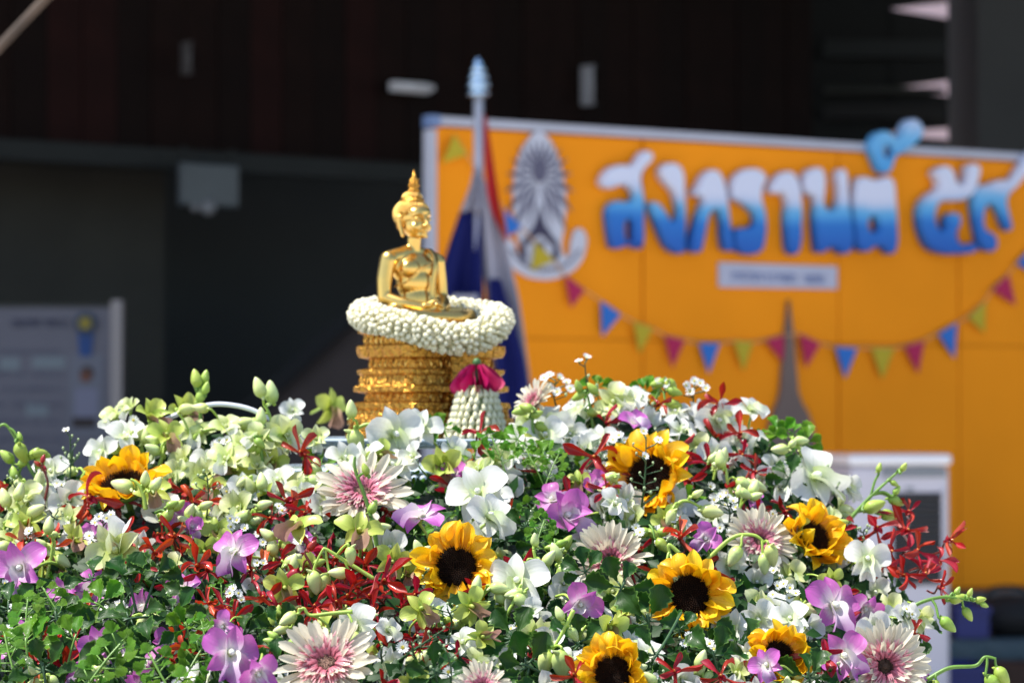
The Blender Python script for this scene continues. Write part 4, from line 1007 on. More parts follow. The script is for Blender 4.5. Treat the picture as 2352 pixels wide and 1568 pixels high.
LEAF = {k: variants(lambda i: with_mat(petal('leaf', 1.0, [(0, 0.04), (0.15, 0.10), (0.3, 0.22), (0.5, 0.36), (0.7, 0.43), (0.86, 0.34), (0.95, 0.2), (1, 0.05)], 0.3 - .15 * i, -0.6 + .35 * i, 0.12, 0.10, 8, 22, i + 140, 0, 0.26, 5.5), m), 4) for k, m in (('dark', pm_leaf), ('bright', pm_leaf2))}
def fine_leaf(k):
    """three-lobed scalloped leaflet"""
    q = random.Random(k); v = [(0, 0, 0)]; uv = [(0.5, 0.1)]
    N = 30
    for i in range(N + 1):
        a = -1.9 + 3.8 * i / N
        r_ = 0.62 + 0.30 * abs(cos(a * 1.5)) + 0.05 * cos(a * 14)
        v.append((r_ * sin(a) * .9, 0.35 + r_ * cos(a) * .75, 0.10 * cos(a * 3) + q.uniform(-.02, .02))); uv.append((0.5 + 0.5 * (-1 if i % 2 else 1) * 0.95, 0.9))
    f = [(0, i + 1, i + 2) for i in range(N)]
    return mesh('leaflet', v, f, True, uv)
FINE = [with_mat(fine_leaf(k), pm_leaf2) for k in range(3)]
def leaf_sprig(px, py, r, d, kind='dark', n=(0, -.7, .7), roll=0.0, cnt=5, label=None):
    q = rnd
    o = put('leaf_sprig' if kind != 'fine' else 'fine_leaf_sprig', 'leaf sprig', {'dark': 'dark scalloped leaf sprigs in the mound', 'bright': 'bright green leaf sprigs in the mound', 'fine': 'fine parsley like leaf sprigs in the mound'}[kind], px, py, d, n, roll, M_(r, d))
    if label: o['label'] = label
    mb = MB()
    if kind == 'fine':
        mb.tube(bez([(0, -2.4, -.9), (0, -1.2, -.15), (0, 0, 0), (0.05, 0.9, 0.0)], 4), 0.045, 5)
        for k in range(cnt * 2 + 1):
            t = -0.9 + 1.9 * k / (cnt * 2); s_ = -1 if k % 2 else 1
            p = Vector((s_ * q.uniform(.25, .5), t + q.uniform(0, .2), q.uniform(-.1, .25)))
            if k == cnt * 2: p = Vector((0.05, 1.0, 0)); s_ = 0
            mb.tube([(0, t - .1, -.02), p], 0.028, 4)
            obj('leaflet', q.choice(FINE), o, None, Matrix.Translation(p) @ RZ(-s_ * q.uniform(.5, 1.2)) @ RX(q.uniform(-.6, .6)) @ RY(q.uniform(-.5, .5)) @ Matrix.Scale(q.uniform(.30, .46), 4))
    else:
        mb.tube(bez([(0, -1.6, -1.2), (0, -.6, -.35), (0, 0, 0), (0, .25, .02)], 4), 0.045, 5)
        for k in range(cnt):
            a = (k - (cnt - 1) / 2) * (4.4 / cnt) + q.uniform(-.2, .2); L = 0.28
            p = Vector((sin(a) * L, cos(a) * L, q.uniform(-.08, .12)))
            mb.tube([(0, 0.02 * k, 0), p], 0.032, 5)
            obj('leaf', q.choice(LEAF[kind]), o, None, Matrix.Translation(p) @ RZ(-a) @ RX(q.uniform(-.55, .5)) @ RY(q.uniform(-.6, .6)) @ Matrix.Scale(q.uniform(.6, .92), 4))
    obj('stem', mb.me('stem'), o, m_stem if kind != 'dark' else m_dkstem)
    return o

# ---- sunflowers and gerberas
F = lambda x, y, z: Vector((x, y, z))
sunflower(285, 1122, 116, F(-.14, -.52, .84), 0.2, 0.03, 'upturned sunflower at the left under the white orchid, brightly sunlit', 0.42, 0.38)
sunflower(1494, 1098, 122, F(-.42, -.85, .30), 0.9, 0.02, 'sunflower highest in the mound with a white aster sprig across it', 0.35)
sunflower(1048, 1303, 108, F(-.08, -.96, .22), 0.4, 0.03, 'open sunflower with a big dark disc, below the white orchid cluster', 0.22)
sunflower(1584, 1368, 112, F(-.06, -.97, .20), 1.5, 0.03, 'open sunflower with a pale green bud dangling over its dark disc', 0.35)
sunflower(1862, 1240, 104, F(.52, -.70, .48), 0.1, 0.03, 'half-turned sunflower beside the red spider orchids of the mound edge', 0.6)
sunflower(1408, 1548, 100, F(-.10, -.92, .30), 0.8, 0.06, 'sunflower cut by the bottom of the picture below the lime orchid buds', 0.4)
sunflower(1785, 1510, 90, F(.30, -.90, .28), 0.3, 0.03, 'sunflower half hidden behind a purple orchid near the bottom', 0.4)
gerbera(752, 1528, 126, F(-.10, -.74, .62), 0.3, 0.08, 'large cream gerbera with pink heart nearest the bottom of the picture')
gerbera(832, 1138, 122, F(.05, -.62, .78), 0.1, 0.04, 'cream gerbera with pink heart behind the upright green stem')
gerbera(1402, 1290, 100, F(-.05, -.80, .55), 0.5, 0.03, 'cream gerbera between the two open sunflowers, dark leaf over its heart', lift=.5)
gerbera(1742, 1245, 92, F(.25, -.80, .45), 0.2, 0.02, 'cream gerbera under a white aster cluster beside the half-turned sunflower')
gerbera(2030, 1530, 112, F(.16, -.95, .18), 0.0, 0.04, 'cream gerbera with dark brown eye beside the air cooler', True)
gerbera(1108, 1580, 72, F(.0, -.75, .6), 0.7, 0.05, 'small cream gerbera peeping over the bottom edge among aster buds')
gerbera(1228, 925, 62, F(-.62, -.42, .5), 0.7, 0.0, 'sideways white gerbera beside the jasmine tassel')

# ---- orchids one by one: px, py, radius, facing, roll, lift towards the camera
for a in [(540,1268,66,F(.02,-.96,.25),.05,.06,.05),(50,1305,74,F(.1,-.85,.4),.3,.05),(968,1188,66,F(-.3,-.6,.7),-.5,.05),(1302,1190,80,F(.1,-.8,.45),.2,.02),(1330,1388,68,F(.3,-.85,.2),-.4,.05),
          (528,1502,70,F(.5,-.7,.3),-.3,.13),(232,1478,64,F(-.2,-.85,.3),.4,.06),(1912,1392,78,F(.1,-.9,.3),.1,.03),(1938,1508,76,F(.15,-.93,.2),.35,.05),(1618,1240,52,F(.3,-.75,.4),-.6,.04),
          (1764,1528,54,F(-.3,-.85,.3),.8,.07),(1455,975,50,F(-.1,-.8,.5),.2,.0),(1042,1092,42,F(.1,-.7,.6),.3,.0),(440,1212,36,F(.1,-.9,.4),.2,.02),(1985,1395,46,F(.5,-.8,.2),.1,.0),
          (214,1232,42,F(-.3,-.8,.4),.1,.0),(592,1545,52,F(.3,-.85,.2),.2,.13),(1362,1120,44,F(.3,-.7,.5),.3,.0),(2108,1540,34,F(.6,-.7,.1),.2,.0),(150,1360,40,F(-.2,-.9,.2),.3,.0),(1270,1150,44,F(-.3,-.7,.5),.9,.0),(515,1438,44,F(.2,-.9,.1),1.,.10),(1730,1150,34,F(.2,-.8,.3),.4,-.02)]:
    orchid('purple', *a)
for a in [(905,1000,74,F(-.15,-.75,.62),.1,.06,.15),(968,985,62,F(.35,-.65,.65),-.4,.04,.2),(905,1075,70,F(-.1,-.9,.35),.1,.01,.1),(1100,1135,72,F(.05,-.9,.4),.1,.06,.1),(1120,1190,64,F(.25,-.85,.35),.5,.08,.25),(1868,1098,76,F(.15,-.88,.42),.15,.03,.05),
          (1992,1285,66,F(.1,-.93,.3),.35,.06,.1),(1190,1338,72,F(-.1,-.92,.25),.1,.03),(1450,918,54,F(.1,-.6,.75),.2,.02),(290,1005,54,F(-.1,-.7,.7),.2,.02,.5),(672,945,40,F(.2,-.8,.5),-.3,-.12,.5),(620,1035,54,F(-.2,-.75,.6),.5,.0),
          (1648,968,58,F(.1,-.8,.55),.2,.0),(1725,945,44,F(.2,-.7,.65),.3,.0,.3),(820,1445,60,F(.2,-.85,.4),.6,.05),(1338,945,50,F(-.1,-.8,.5),.1,-.02),(838,1062,60,F(-.5,-.6,.6),.7,.03),(1408,1160,52,F(.2,-.8,.5),-.5,.04),
          (480,1060,50,F(.0,-.8,.6),.2,-.03),(560,1130,54,F(.2,-.85,.4),.2,-.01),(1815,1425,54,F(.1,-.9,.4),.2,.04),(2075,1415,48,F(.4,-.85,.3),.2,.03),(1640,1045,50,F(-.2,-.85,.3),.3,-.02),(118,1085,44,F(-.1,-.85,.4),.3,-.02),
          (1250,1005,56,F(.1,-.8,.5),.4,-.01),(160,1150,50,F(.1,-.85,.5),.7,-.01),(1295,1340,52,F(.3,-.85,.2),.3,.0),(1160,1060,50,F(.2,-.7,.6),.3,.01),(235,1040,44,F(-.4,-.8,.4),.2,.0),(1700,1010,46,F(.2,-.85,.3),.3,-.01),
          (1945,1120,44,F(.5,-.8,.2),.2,.0),(1550,1010,44,F(.3,-.8,.4),.2,-.04),(890,1450,44,F(.3,-.8,.4),.2,.02),(640,1105,44,F(-.3,-.8,.4),.2,-.02),(1380,1010,46,F(-.2,-.8,.5),.2,-.02),(1220,1410,46,F(-.2,-.9,.1),.2,-.01),(2000,1440,46,F(.4,-.9,.0),.3,-.01),(1740,1420,48,F(.1,-.9,.2),.9,.0),(1600,950,40,F(0,-.8,.5),.6,-.02)]:
    orchid('white', *a)
for a in [(686,1213,64,F(-.05,-.9,.4),.05,.07,.05),(822,1225,58,F(.45,-.7,.5),-.2,.07,.2),(345,965,58,F(.2,-.55,.75),.3,.04),(758,938,58,F(-.1,-.92,.3),.2,None,.1),(652,1350,54,F(.2,-.9,.3),.3,.04),(352,1135,46,F(.1,-.85,.5),.3,.06),
          (1082,1392,58,F(.3,-.8,.45),.5,.06),(968,1402,56,F(-.35,-.8,.45),.8,.06),(1395,1440,52,F(.2,-.85,.4),.2,.05),(1018,1072,58,F(.2,-.8,.5),.2,.02),(900,1290,50,F(.4,-.8,.3),-.4,.03),(1835,1215,40,F(-.3,-.85,.3),.5,.06),
          (1105,1465,50,F(.3,-.7,.5),1.5,.05),(700,1310,44,F(.1,-.9,.3),.6,.03),(745,1440,40,F(-.3,-.8,.3),.2,.04),(60,1205,52,F(-.1,-.8,.5),.5,.03),(170,1245,44,F(.2,-.8,.5),.2,.0),(480,1120,46,F(.1,-.8,.5),.2,.0),(1530,1190,36,F(-.1,-.9,.3),.2,.03),(1905,1330,42,F(.1,-.9,.2),.3,.04),(850,1095,40,F(.2,-.8,.3),.2,.06),(1330,1110,40,F(.1,-.8,.5),.2,.0),(1440,1400,40,F(.1,-.9,.2),.4,.03)]:
    if a[5] is None: orchid('lime', a[0], a[1], a[2], a[3], a[4], 0, a[6], d=3.95)
    else: orchid('lime', *a)
for a in [(272,1262,74,F(.1,-.8,.1),2.6,.04,.5),(640,1010,58,F(.2,-.75,.5),.4,.02,.5),(560,1025,52,F(.1,-.7,.6),.3,.02,.5),(450,1000,54,F(.3,-.75,.5),.4,.0,.4),(520,1060,52,F(.0,-.8,.5),.5,.02,.4),(1140,1070,56,F(.0,-.8,.5),.1,.01),(1412,925,50,F(.0,-.8,.5),.6,.01,.4),
          (1210,960,46,F(.2,-.8,.5),.3,-.01),(60,1150,54,F(.2,-.8,.5),.3,.0),(160,1195,50,F(.0,-.85,.45),.2,-.01),(1900,1190,40,F(.3,-.8,.3),.2,.0),(2110,1420,40,F(.3,-.8,.2),.5,.02,.5),(700,1130,46,F(.1,-.8,.4),.2,-.02),(410,1090,46,F(.1,-.8,.4),.2,-.02),(1100,1080,44,F(-.2,-.7,.6),.4,.01),(270,1110,44,F(-.4,-.8,.4),.4,-.03),(30,1240,46,F(0,-.8,.5),.3,-.01)]:
    orchid('cream', *a)

for a in [(268,965,46,F(-.2,-.7,.6),.4,.02,.6),(300,945,38,F(.1,-.6,.7),-.4,.0,.8),(415,945,46,F(.3,-.7,.5),.8,.02,.5),(520,985,48,F(-.2,-.7,.6),.3,.05,.6),(590,1010,42,F(.2,-.7,.5),-.5,.05,.7),(655,1000,48,F(-.1,-.75,.5),.6,.05,.4),(380,1005,48,F(.1,-.8,.5),.1,.03,.4),(725,1010,42,F(.1,-.8,.4),.5,.05,.6),(870,1050,44,F(.1,-.8,.4),.4,.03,.4)]:
    orchid(rnd.choice(('lime', 'cream')), *a)
for a in [(790,1055,46,F(.1,-.8,.5),.3,.05,.3),(950,1050,46,F(-.1,-.8,.5),.3,.04,.3),(1040,1040,40,F(.1,-.7,.6),.3,.03,.5)]: orchid('white', *a)
# ---- spider orchids
for a in [(692,1042,64,F(-.1,-.9,.4),None,.06),(1364,1050,66,F(.0,-.95,.2),None,.05),(1392,1125,50,F(.2,-.85,.4),None,.04),(1652,928,52,F(-.2,-.85,.4),None,.04),(1700,995,46,F(.2,-.9,.2),None,.03),(205,1145,70,F(.1,-.9,.35),None,.09),
          (660,1152,60,F(-.2,-.8,.5),None,.04),(882,1335,68,F(.1,-.9,.35),None,.06),(800,1372,62,F(-.1,-.85,.5),None,.03),(722,1395,58,F(.1,-.8,.5),None,.03),(605,1375,60,F(0,-.85,.5),None,.02),(522,1400,54,F(.1,-.8,.5),None,.02),
          (1102,1000,50,F(.2,-.8,.5),None,.03),(2012,1212,58,F(.1,-.9,.3),None,.03),(2082,1218,58,F(.2,-.9,.3),None,.03),(2182,1240,58,F(.3,-.9,.1),None,.05),(2122,1318,58,F(.2,-.9,.3),None,.04),(2058,1180,44,F(-.1,-.8,.5),None,.02),(2150,1290,50,F(.4,-.85,.0),None,.02),(2045,1265,54,F(.2,-.9,.1),None,.05),(2105,1265,56,F(.1,-.9,.3),None,.05),(2030,1300,44,F(.2,-.9,.1),None,.03),(2085,1175,40,F(.2,-.8,.4),None,.04),(2160,1350,46,F(.4,-.85,.1),None,.04),(2075,1320,48,F(.1,-.9,.2),None,.04),(820,1350,60,F(.1,-.9,.3),None,.05),(770,1385,60,F(.2,-.85,.4),None,.05),(850,1370,56,F(-.1,-.85,.4),None,.04),(540,1420,50,F(.1,-.85,.3),None,.03),(640,1400,52,F(.0,-.85,.4),None,.03),(700,1180,46,F(.0,-.85,.4),None,.04),(320,1300,46,F(.0,-.85,.4),None,.05),
          (1548,1545,60,F(0,-.85,.5),None,.06),(1655,1552,56,F(0,-.9,.3),None,.05),(1880,1515,74,F(-.1,-.95,.1),None,.05),(400,1340,54,F(.1,-.85,.4),None,.02),(1512,930,38,F(.1,-.8,.5),None,.01),(1705,1045,46,F(0,-.9,.2),None,.02),(1735,1085,44,F(.2,-.85,.3),None,.01),
          (962,1490,48,F(.2,-.8,.4),None,.02),(1002,1445,48,F(.2,-.8,.4),None,.01),(1320,1550,52,F(-.2,-.8,.4),None,.06),(2098,1452,40,F(.3,-.85,.2),None,.03),(705,1272,50,F(.2,-.85,.4),None,.02),(772,1285,56,F(-.1,-.85,.4),None,.03),(1092,1085,44,F(.1,-.8,.5),None,-.01),
          (840,1300,54,F(.1,-.9,.2),None,.02),(760,1345,54,F(.2,-.9,.2),None,.02),(580,1310,54,F(.1,-.85,.4),None,.01),(650,1290,50,F(-.1,-.85,.4),None,.0),(860,1400,54,F(.2,-.85,.3),None,.02),(1930,1360,44,F(.2,-.9,.1),None,.0),(1420,1075,36,F(.2,-.9,.1),None,.02),(1090,1350,36,F(.2,-.9,.1),None,.0),(1240,1310,40,F(.2,-.9,.1),None,.0),(620,1190,46,F(.1,-.9,.2),None,.02)]:
    spider('red', *a)
for a in [(402,1232,58,F(.0,-.85,.5),None,.04),(440,1155,46,F(.1,-.85,.4),None,.02),(452,1300,56,F(.2,-.85,.4),None,.03),(290,1275,48,F(0,-.85,.4),None,.02),(118,1255,56,F(.1,-.85,.4),None,.03),(358,1270,52,F(-.1,-.85,.4),None,.03),(1562,1235,52,F(.1,-.85,.5),None,.05),
          (262,1475,46,F(-.1,-.9,.1),None,.0),(200,1395,44,F(0,-.85,.4),None,.01),(480,1385,46,F(.1,-.85,.3),None,.0),(420,1470,46,F(.1,-.85,.3),None,-.01),(80,1270,40,F(.1,-.85,.3),None,.0)]:
    spider('orange', *a)

# ---- bud sprays
sd = lambda x, y, z=.03: surf(x, y) - z
bud_spray([(462,1010),(461,960),(458,915),(446,880),(450,860)], [(461,925,.5,5,38),(452,890,.8,-8,44),(470,882,.75,6,34),(472,905,.7,10,30)], sd(460,1000,-.02), 'upright bud stalk standing clear against the dark wall', True)
bud_spray([(335,1170),(330,1140),(318,1112),(300,1100)], [(308,1122,.8,-75,58),(330,1118,.6,10,40),(345,1125,.4,40,40)], sd(310,1120,.10), 'pale bud lying over the dark heart of the upturned sunflower')
bud_spray([(112,1210),(100,1130),(66,1070),(38,1010),(12,975),(-8,985)], [(38,1018,.6,155,52),(46,1012,.75,-10,22),(36,1100,.45,-130,46),(100,1150,.3,-70,40)], sd(60,1050,.05), 'arching bud stalk at the left edge in front of the grey panel', True)
bud_spray([(860,1330),(800,1292),(752,1262),(742,1260)], [(800,1255,.55,170,44),(722,1310,.9,175,56),(752,1318,.75,-150,50),(800,1320,.4,-80,48)], sd(780,1300,.10), 'lime bud spray hanging over the red spider orchids')
bud_spray([(810,1404),(760,1408),(712,1412),(698,1396),(684,1404)], [(682,1410,.9,-120,48),(664,1440,.75,-105,40),(752,1440,.5,170,34),(815,1450,.1,170,52)], sd(740,1410,.10), 'curled lime bud spray just above the largest gerbera')
bud_spray([(640,1080),(632,1010),(618,950),(606,930)], [(604,912,1.,-20,50),(630,925,.9,-12,54),(590,960,.7,-150,54)], sd(620,960,.03), 'pale bud stalk in front of the white arching tube')
bud_spray([(1945,1200),(1990,1150),(2010,1130),(2060,1085)], [(2018,1085,.55,10,24),(2070,1082,1.,30,24),(2045,1105,.85,120,22),(2042,1140,.6,120,40),(1985,1170,.3,70,52),(2020,1180,.2,100,46),(2052,1135,.65,40,26)], sd(1990,1150,.03), 'lime bud spray standing out in front of the air cooler', True)
bud_spray([(2060,1420),(2110,1385),(2170,1370),(2230,1378)], [(2180,1378,.7,75,42),(2215,1395,.85,150,36),(2240,1378,.95,80,26),(2225,1370,.9,20,22),(2195,1365,.75,30,22),(2160,1420,.5,130,46),(2250,1385,1.,110,22)], sd(2120,1400,.03), 'long lime bud spray reaching out over the blue crate', True)
bud_spray([(2130,1560),(2180,1533),(2240,1528),(2262,1508),(2288,1512)], [(2290,1530,.95,150,52),(2268,1552,.8,140,56),(2150,1560,.15,170,30)], sd(2150,1540,.03), 'lime bud spray at the bottom right corner', True)
bud_spray([(1318,1400),(1288,1460),(1268,1492)], [(1290,1425,.4,-20,36),(1308,1440,.45,150,38),(1262,1495,.9,-165,62),(1290,1492,.85,178,72),(1300,1505,.8,160,48)], sd(1290,1460,.08), 'pale lime bud spray hanging above the bottom sunflower')
bud_spray([(1245,1330),(1232,1290),(1225,1262)], [(1226,1255,1.,5,34),(1240,1290,.6,165,62),(1252,1300,.5,30,44),(1212,1290,.5,-170,54)], sd(1235,1290,.05), 'bud cluster to the right of the big dark disc sunflower')
bud_spray([(1560,1270),(1536,1250),(1540,1275)], [(1532,1290,.9,-175,44),(1545,1300,.95,165,48)], sd(1545,1290,.09), 'twin pale buds dangling over the dark disc of a sunflower')
bud_spray([(1620,1290),(1680,1235),(1730,1228),(1755,1245)], [(1700,1255,.55,-150,52),(1765,1250,1.,165,54),(1752,1270,.9,175,50)], sd(1720,1250,.07), 'pale bud spray arching in front of the gerbera by the half-turned sunflower')
bud_spray([(1540,1220),(1555,1160),(1580,1150),(1610,1165)], [(1545,1170,.4,-160,40),(1610,1170,1.,100,54),(1560,1195,.2,160,36),(1590,1140,.7,60,30)], sd(1570,1180,.05), 'small lime bud spray under the highest sunflower')
bud_spray([(868,1330),(862,1230),(838,1140),(816,1080),(815,1048)], [(846,1090,.7,-25,30),(852,1180,.45,20,36)], sd(840,1160,.10), 'straight green stem rising in front of a cream gerbera', True, thick=6)
bud_spray([(860,975),(838,975),(818,985)], [(815,985,1.,170,66),(812,960,.9,-10,44)], sd(820,1000,.06), 'pale bud bowing beside the white orchid cluster')
bud_spray([(530,985),(485,985),(445,1005),(432,1080),(428,1150)], [(505,975,.1,90,52),(470,990,.3,-95,54),(410,940,.55,85,44),(540,975,.02,80,50),(480,940,.1,-80,40)], sd(480,990,.02), 'lime buds curling round the left end of the white tube')
bud_spray([(100,1160),(110,1110),(98,1075)], [(98,1062,1.,10,20),(104,1082,.8,-30,20),(92,1070,.9,-50,18)], sd(100,1090,.06), 'maroon bud stalk by the upturned sunflower', False, True, 4)
bud_spray([(720,1340),(716,1300),(700,1270),(712,1255)], [(708,1262,.9,40,30),(690,1312,.5,-120,44)], sd(710,1290,.08), 'maroon bud stalk under the lime orchid', False, True, 4)
bud_spray([(60,1200),(40,1185),(10,1200)], [(20,1165,.6,-20,48),(40,1150,.4,10,44),(60,1185,.1,60,50),(8,1215,1.,-160,44)], sd(40,1180,.05), 'cluster of lime buds at the left edge under the arching stalk')
bud_spray([(1690,1160),(1672,1110),(1668,1080)], [(1690,1100,.6,120,50),(1720,1110,.4,110,46),(1660,1075,1.,-10,44)], sd(1680,1110,.04), 'lime buds between the highest and the half-turned sunflower')

# ---- asters
aster(1270, 880, sd(1270,900,.0), [(1250,868),(1262,862),(1285,868),(1302,878),(1310,892),(1280,900),(1262,890)], [(1300,905),(1240,900)], 'aster sprig in bloom at the crest beside the sideways gerbera', (1290, 1010))
aster(1338, 832, sd(1340,940,-.02), [(1330,830,F(-.2,-.3,.9)),(1348,822,F(.2,-.4,.9))], [(1352,862)], 'tall aster sprig rising highest against the orange board', (1368, 985), 14)
aster(1592, 885, sd(1600,930,-.02), [(1575,885),(1595,875),(1608,880),(1622,892),(1585,900)], [(1560,900),(1615,925)], 'aster cluster on the crest, nearest the pagoda silhouette', (1600, 1010))
aster(1525, 878, sd(1530,930,-.02), [(1512,875),(1530,880),(1540,888)], [(1500,890),(1550,905)], 'aster cluster on the crest between two white orchids', (1530, 1000))
aster(158, 1030, sd(158,1060,.04), [(152,988,F(-.3,-.5,.8))], [(166,1000),(180,1008),(145,1028),(150,1040),(182,1040),(170,1052),(140,1050),(160,1060)], 'budding aster sprig with one small bloom before the grey panel', (165, 1190))
aster(540, 1362, sd(540,1360,.08), [(535,1352),(548,1362),(555,1378),(528,1362)], [(575,1395),(515,1380)], 'white aster cluster just under the face-on purple orchid', (560, 1480))
aster(925, 1487, sd(925,1487,.10), [(925,1486,F(-.05,-.97,.2))], [(950,1480),(945,1500),(960,1460)], 'single white aster facing forward, beside the largest gerbera', (1000, 1560), 17)
aster(1030, 1542, sd(1030,1540,.10), [(1030,1542,F(.05,-.95,.3))], [(1010,1500),(1020,1482),(1046,1510),(1056,1490),(990,1530)], 'single white aster facing forward near the bottom edge', (1040, 1620), 19)
aster(1662, 1150, sd(1662,1150,.05), [(1640,1148),(1655,1140),(1672,1142),(1685,1150),(1665,1160),(1645,1165),(1690,1165)], [(1700,1180)], 'dense white aster cluster between the two right-hand sunflowers', (1690, 1260))
aster(1485, 1080, sd(1485,1080,.13), [(1478,990),(1512,1010,F(.2,-.7,.6)),(1480,1048)], [(1455,1018),(1462,1040),(1500,1062),(1520,1075),(1470,1085),(1450,1100),(1505,1100),(1480,1120),(1495,1130),(1460,1120),(1510,1120)], 'aster sprig with green buds crossing the dark disc of the highest sunflower', (1470, 1190))
aster(1810, 1358, sd(1810,1358,.06), [(1785,1345),(1800,1340),(1815,1350),(1828,1362),(1775,1365),(1812,1372)], [(1840,1390),(1765,1380)], 'white aster cluster above the pale round bud at the lower right', (1790, 1470))
aster(2080, 1405, sd(2080,1405,.05), [(2065,1405),(2082,1398),(2095,1410),(2100,1425)], [(2050,1420)], 'white aster cluster at the mound edge before the air cooler', (2060, 1500))
aster(470, 1130, sd(470,1130,.07), [], [(455,1090),(468,1080),(490,1085),(478,1100),(500,1110),(450,1110),(486,1125)], 'thin aster stalk of green buds right of the upturned sunflower', (480, 1260))
aster(1610, 1480, sd(1610,1480,.03), [(1618,1470),(1640,1490),(1630,1478)], [(1600,1500)], 'aster sprig in shade under the open sunflower with dangling bud', (1620, 1570))
aster(980, 1470, sd(980,1470,.09), [], [(1000,1460),(985,1450),(1020,1440),(1035,1455),(965,1478),(1010,1475),(1046,1470)], 'sprawling aster stalk of green buds above the bottom edge', (900, 1530))
aster(1040, 1400, sd(1040,1400,.11), [], [(995,1390),(1010,1400),(1028,1385),(1040,1410),(1048,1430),(1015,1430),(1050,1392)], 'aster buds in front of the lime orchid under the big disc', (1030, 1500))
aster(1765, 1195, sd(1765,1195,.05), [(1760,1190),(1775,1180),(1752,1205)], [(1780,1205)], 'aster pair beside the cream gerbera, touching the half-turned sunflower', (1770, 1290))
aster(640, 1165, sd(640,1165,.06), [(640,1162),(648,1172)], [(620,1175)], 'small aster on the red orchid left of the gerbera with the green stem', (650, 1260))
aster(230, 1192, sd(230,1192,.06), [(228,1186),(245,1190),(255,1182),(218,1200)], [(260,1220),(210,1240)], 'aster cluster just below the upturned sunflower', (290, 1330))
aster(1410, 1200, sd(1410,1200,.05), [(1470,1222),(1460,1212)], [], 'single aster beside the cream gerbera between sunflowers', (1465, 1300))
aster(260, 1240, sd(210,1240,.05), [(205,1230),(212,1246)], [(222,1262)], 'small aster beside the drooping pale green orchid', (225, 1350))

# ---- leaves placed one by one
for a in [(300,1345,60,.06,'dark',F(-.1,-.75,.6),.3),(355,1330,58,.07,'dark',F(.2,-.7,.6),-.4),(210,1330,54,.05,'dark',F(-.2,-.7,.6),.6),(400,1410,56,.05,'dark',F(.1,-.8,.5),.2),(230,1390,60,.05,'bright',F(0,-.75,.6),1.1),(300,1420,58,.04,'dark',F(0,-.8,.5),2.),
          (130,1420,62,.05,'dark',F(-.1,-.8,.5),.3),(60,1480,70,.07,'bright',F(-.1,-.75,.6),.2),(170,1470,64,.06,'bright',F(.1,-.7,.6),-.3),(350,1490,58,.05,'dark',F(.1,-.8,.5),.8),(430,1440,52,.06,'bright',F(.2,-.8,.5),.2),(480,1510,54,.05,'dark',F(.2,-.8,.5),-.2),
          (100,1540,66,.06,'dark',F(0,-.8,.5),.2),(260,1540,66,.06,'dark',F(0,-.8,.5),.9),(20,1400,60,.02,'dark',F(-.3,-.8,.4),.2),(1345,1315,46,.08,'dark',F(-.2,-.9,.2),.3),(1428,1350,62,.08,'dark',F(.2,-.9,.3),-.5),(1208,1212,44,.04,'dark',F(.2,-.8,.5),.2),(1240,1250,46,.03,'dark',F(-.2,-.85,.4),.9),
          (1490,1430,70,.03,'dark',F(.1,-.95,.1),.2),(1180,1470,66,.03,'dark',F(-.1,-.9,.3),.4),(1215,1530,66,.04,'dark',F(.1,-.9,.2),1.2),(1510,1500,66,.02,'dark',F(.2,-.9,.1),2.4),(1812,1100,44,.03,'dark',F(.3,-.85,.3),-.4),(1820,1000,44,.0,'bright',F(.2,-.8,.5),.2),(1790,990,40,.01,'bright',F(-.2,-.7,.6),.8),(1850,1020,40,.0,'bright',F(.4,-.8,.4),-.3),
          (1020,985,46,.0,'bright',F(.1,-.6,.7),.3),(1090,1050,42,.02,'bright',F(.1,-.7,.6),.3),(735,1070,46,.0,'bright',F(0,-.7,.6),.4),(1250,1050,42,.03,'bright',F(.1,-.75,.6),.3),(1190,1010,44,.02,'bright',F(.2,-.75,.6),1.3),(1640,1510,66,.02,'dark',F(.1,-.9,.2),.3),(1710,1480,56,.0,'dark',F(.1,-.9,.2),1.3),(1860,1560,60,.02,'dark',F(.1,-.9,.2),.3),(640,1440,46,.02,'dark',F(.1,-.8,.3),.6),(1000,1550,54,.03,'dark',F(.1,-.9,.2),.3),
          (1160,1240,40,.0,'dark',F(.1,-.85,.4),.3),(1480,900,36,-.02,'bright',F(0,-.8,.5),.2),(1370,890,36,-.02,'bright',F(0,-.8,.5),.2),(1560,1450,50,.0,'dark',F(0,-.9,.3),.2),(1330,1480,60,.0,'dark',F(0,-.9,.3),.9),(2120,1440,44,.0,'dark',F(.4,-.8,.3),.2),(640,1530,50,.03,'dark',F(.1,-.85,.3),.6),(560,1460,44,.01,'dark',F(.1,-.85,.3),.6)]:
    leaf_sprig(a[0], a[1], a[2] * (1.22 if a[4] == 'dark' else 1.05), surf(a[0], a[1]) - a[3], a[4], a[5], a[6], rnd.choice((4, 5, 5)))
for a in [(240,1520,70,.10,F(-.1,-.8,.55),-.5),(370,1550,66,.10,F(.1,-.8,.5),.5),(440,1528,58,.10,F(.2,-.8,.5),-.5),(470,1460,44,.09,F(0,-.8,.5),.3),(60,1420,56,.08,F(-.2,-.8,.5),.2),(1270,1070,40,.05,F(.1,-.75,.6),-.4),(1215,1045,36,.04,F(-.1,-.7,.6),.5),(120,1385,52,.08,F(0,-.8,.5),.6),(1240,1225,42,.06,F(.1,-.8,.5),-.3),(1140,1030,42,.06,F(.1,-.75,.5),.3),(20,1500,60,.1,F(-.1,-.8,.5),.4)]:
    leaf_sprig(a[0], a[1], a[2], surf(a[0], a[1]) - a[3], 'fine', a[4], a[5], 5)

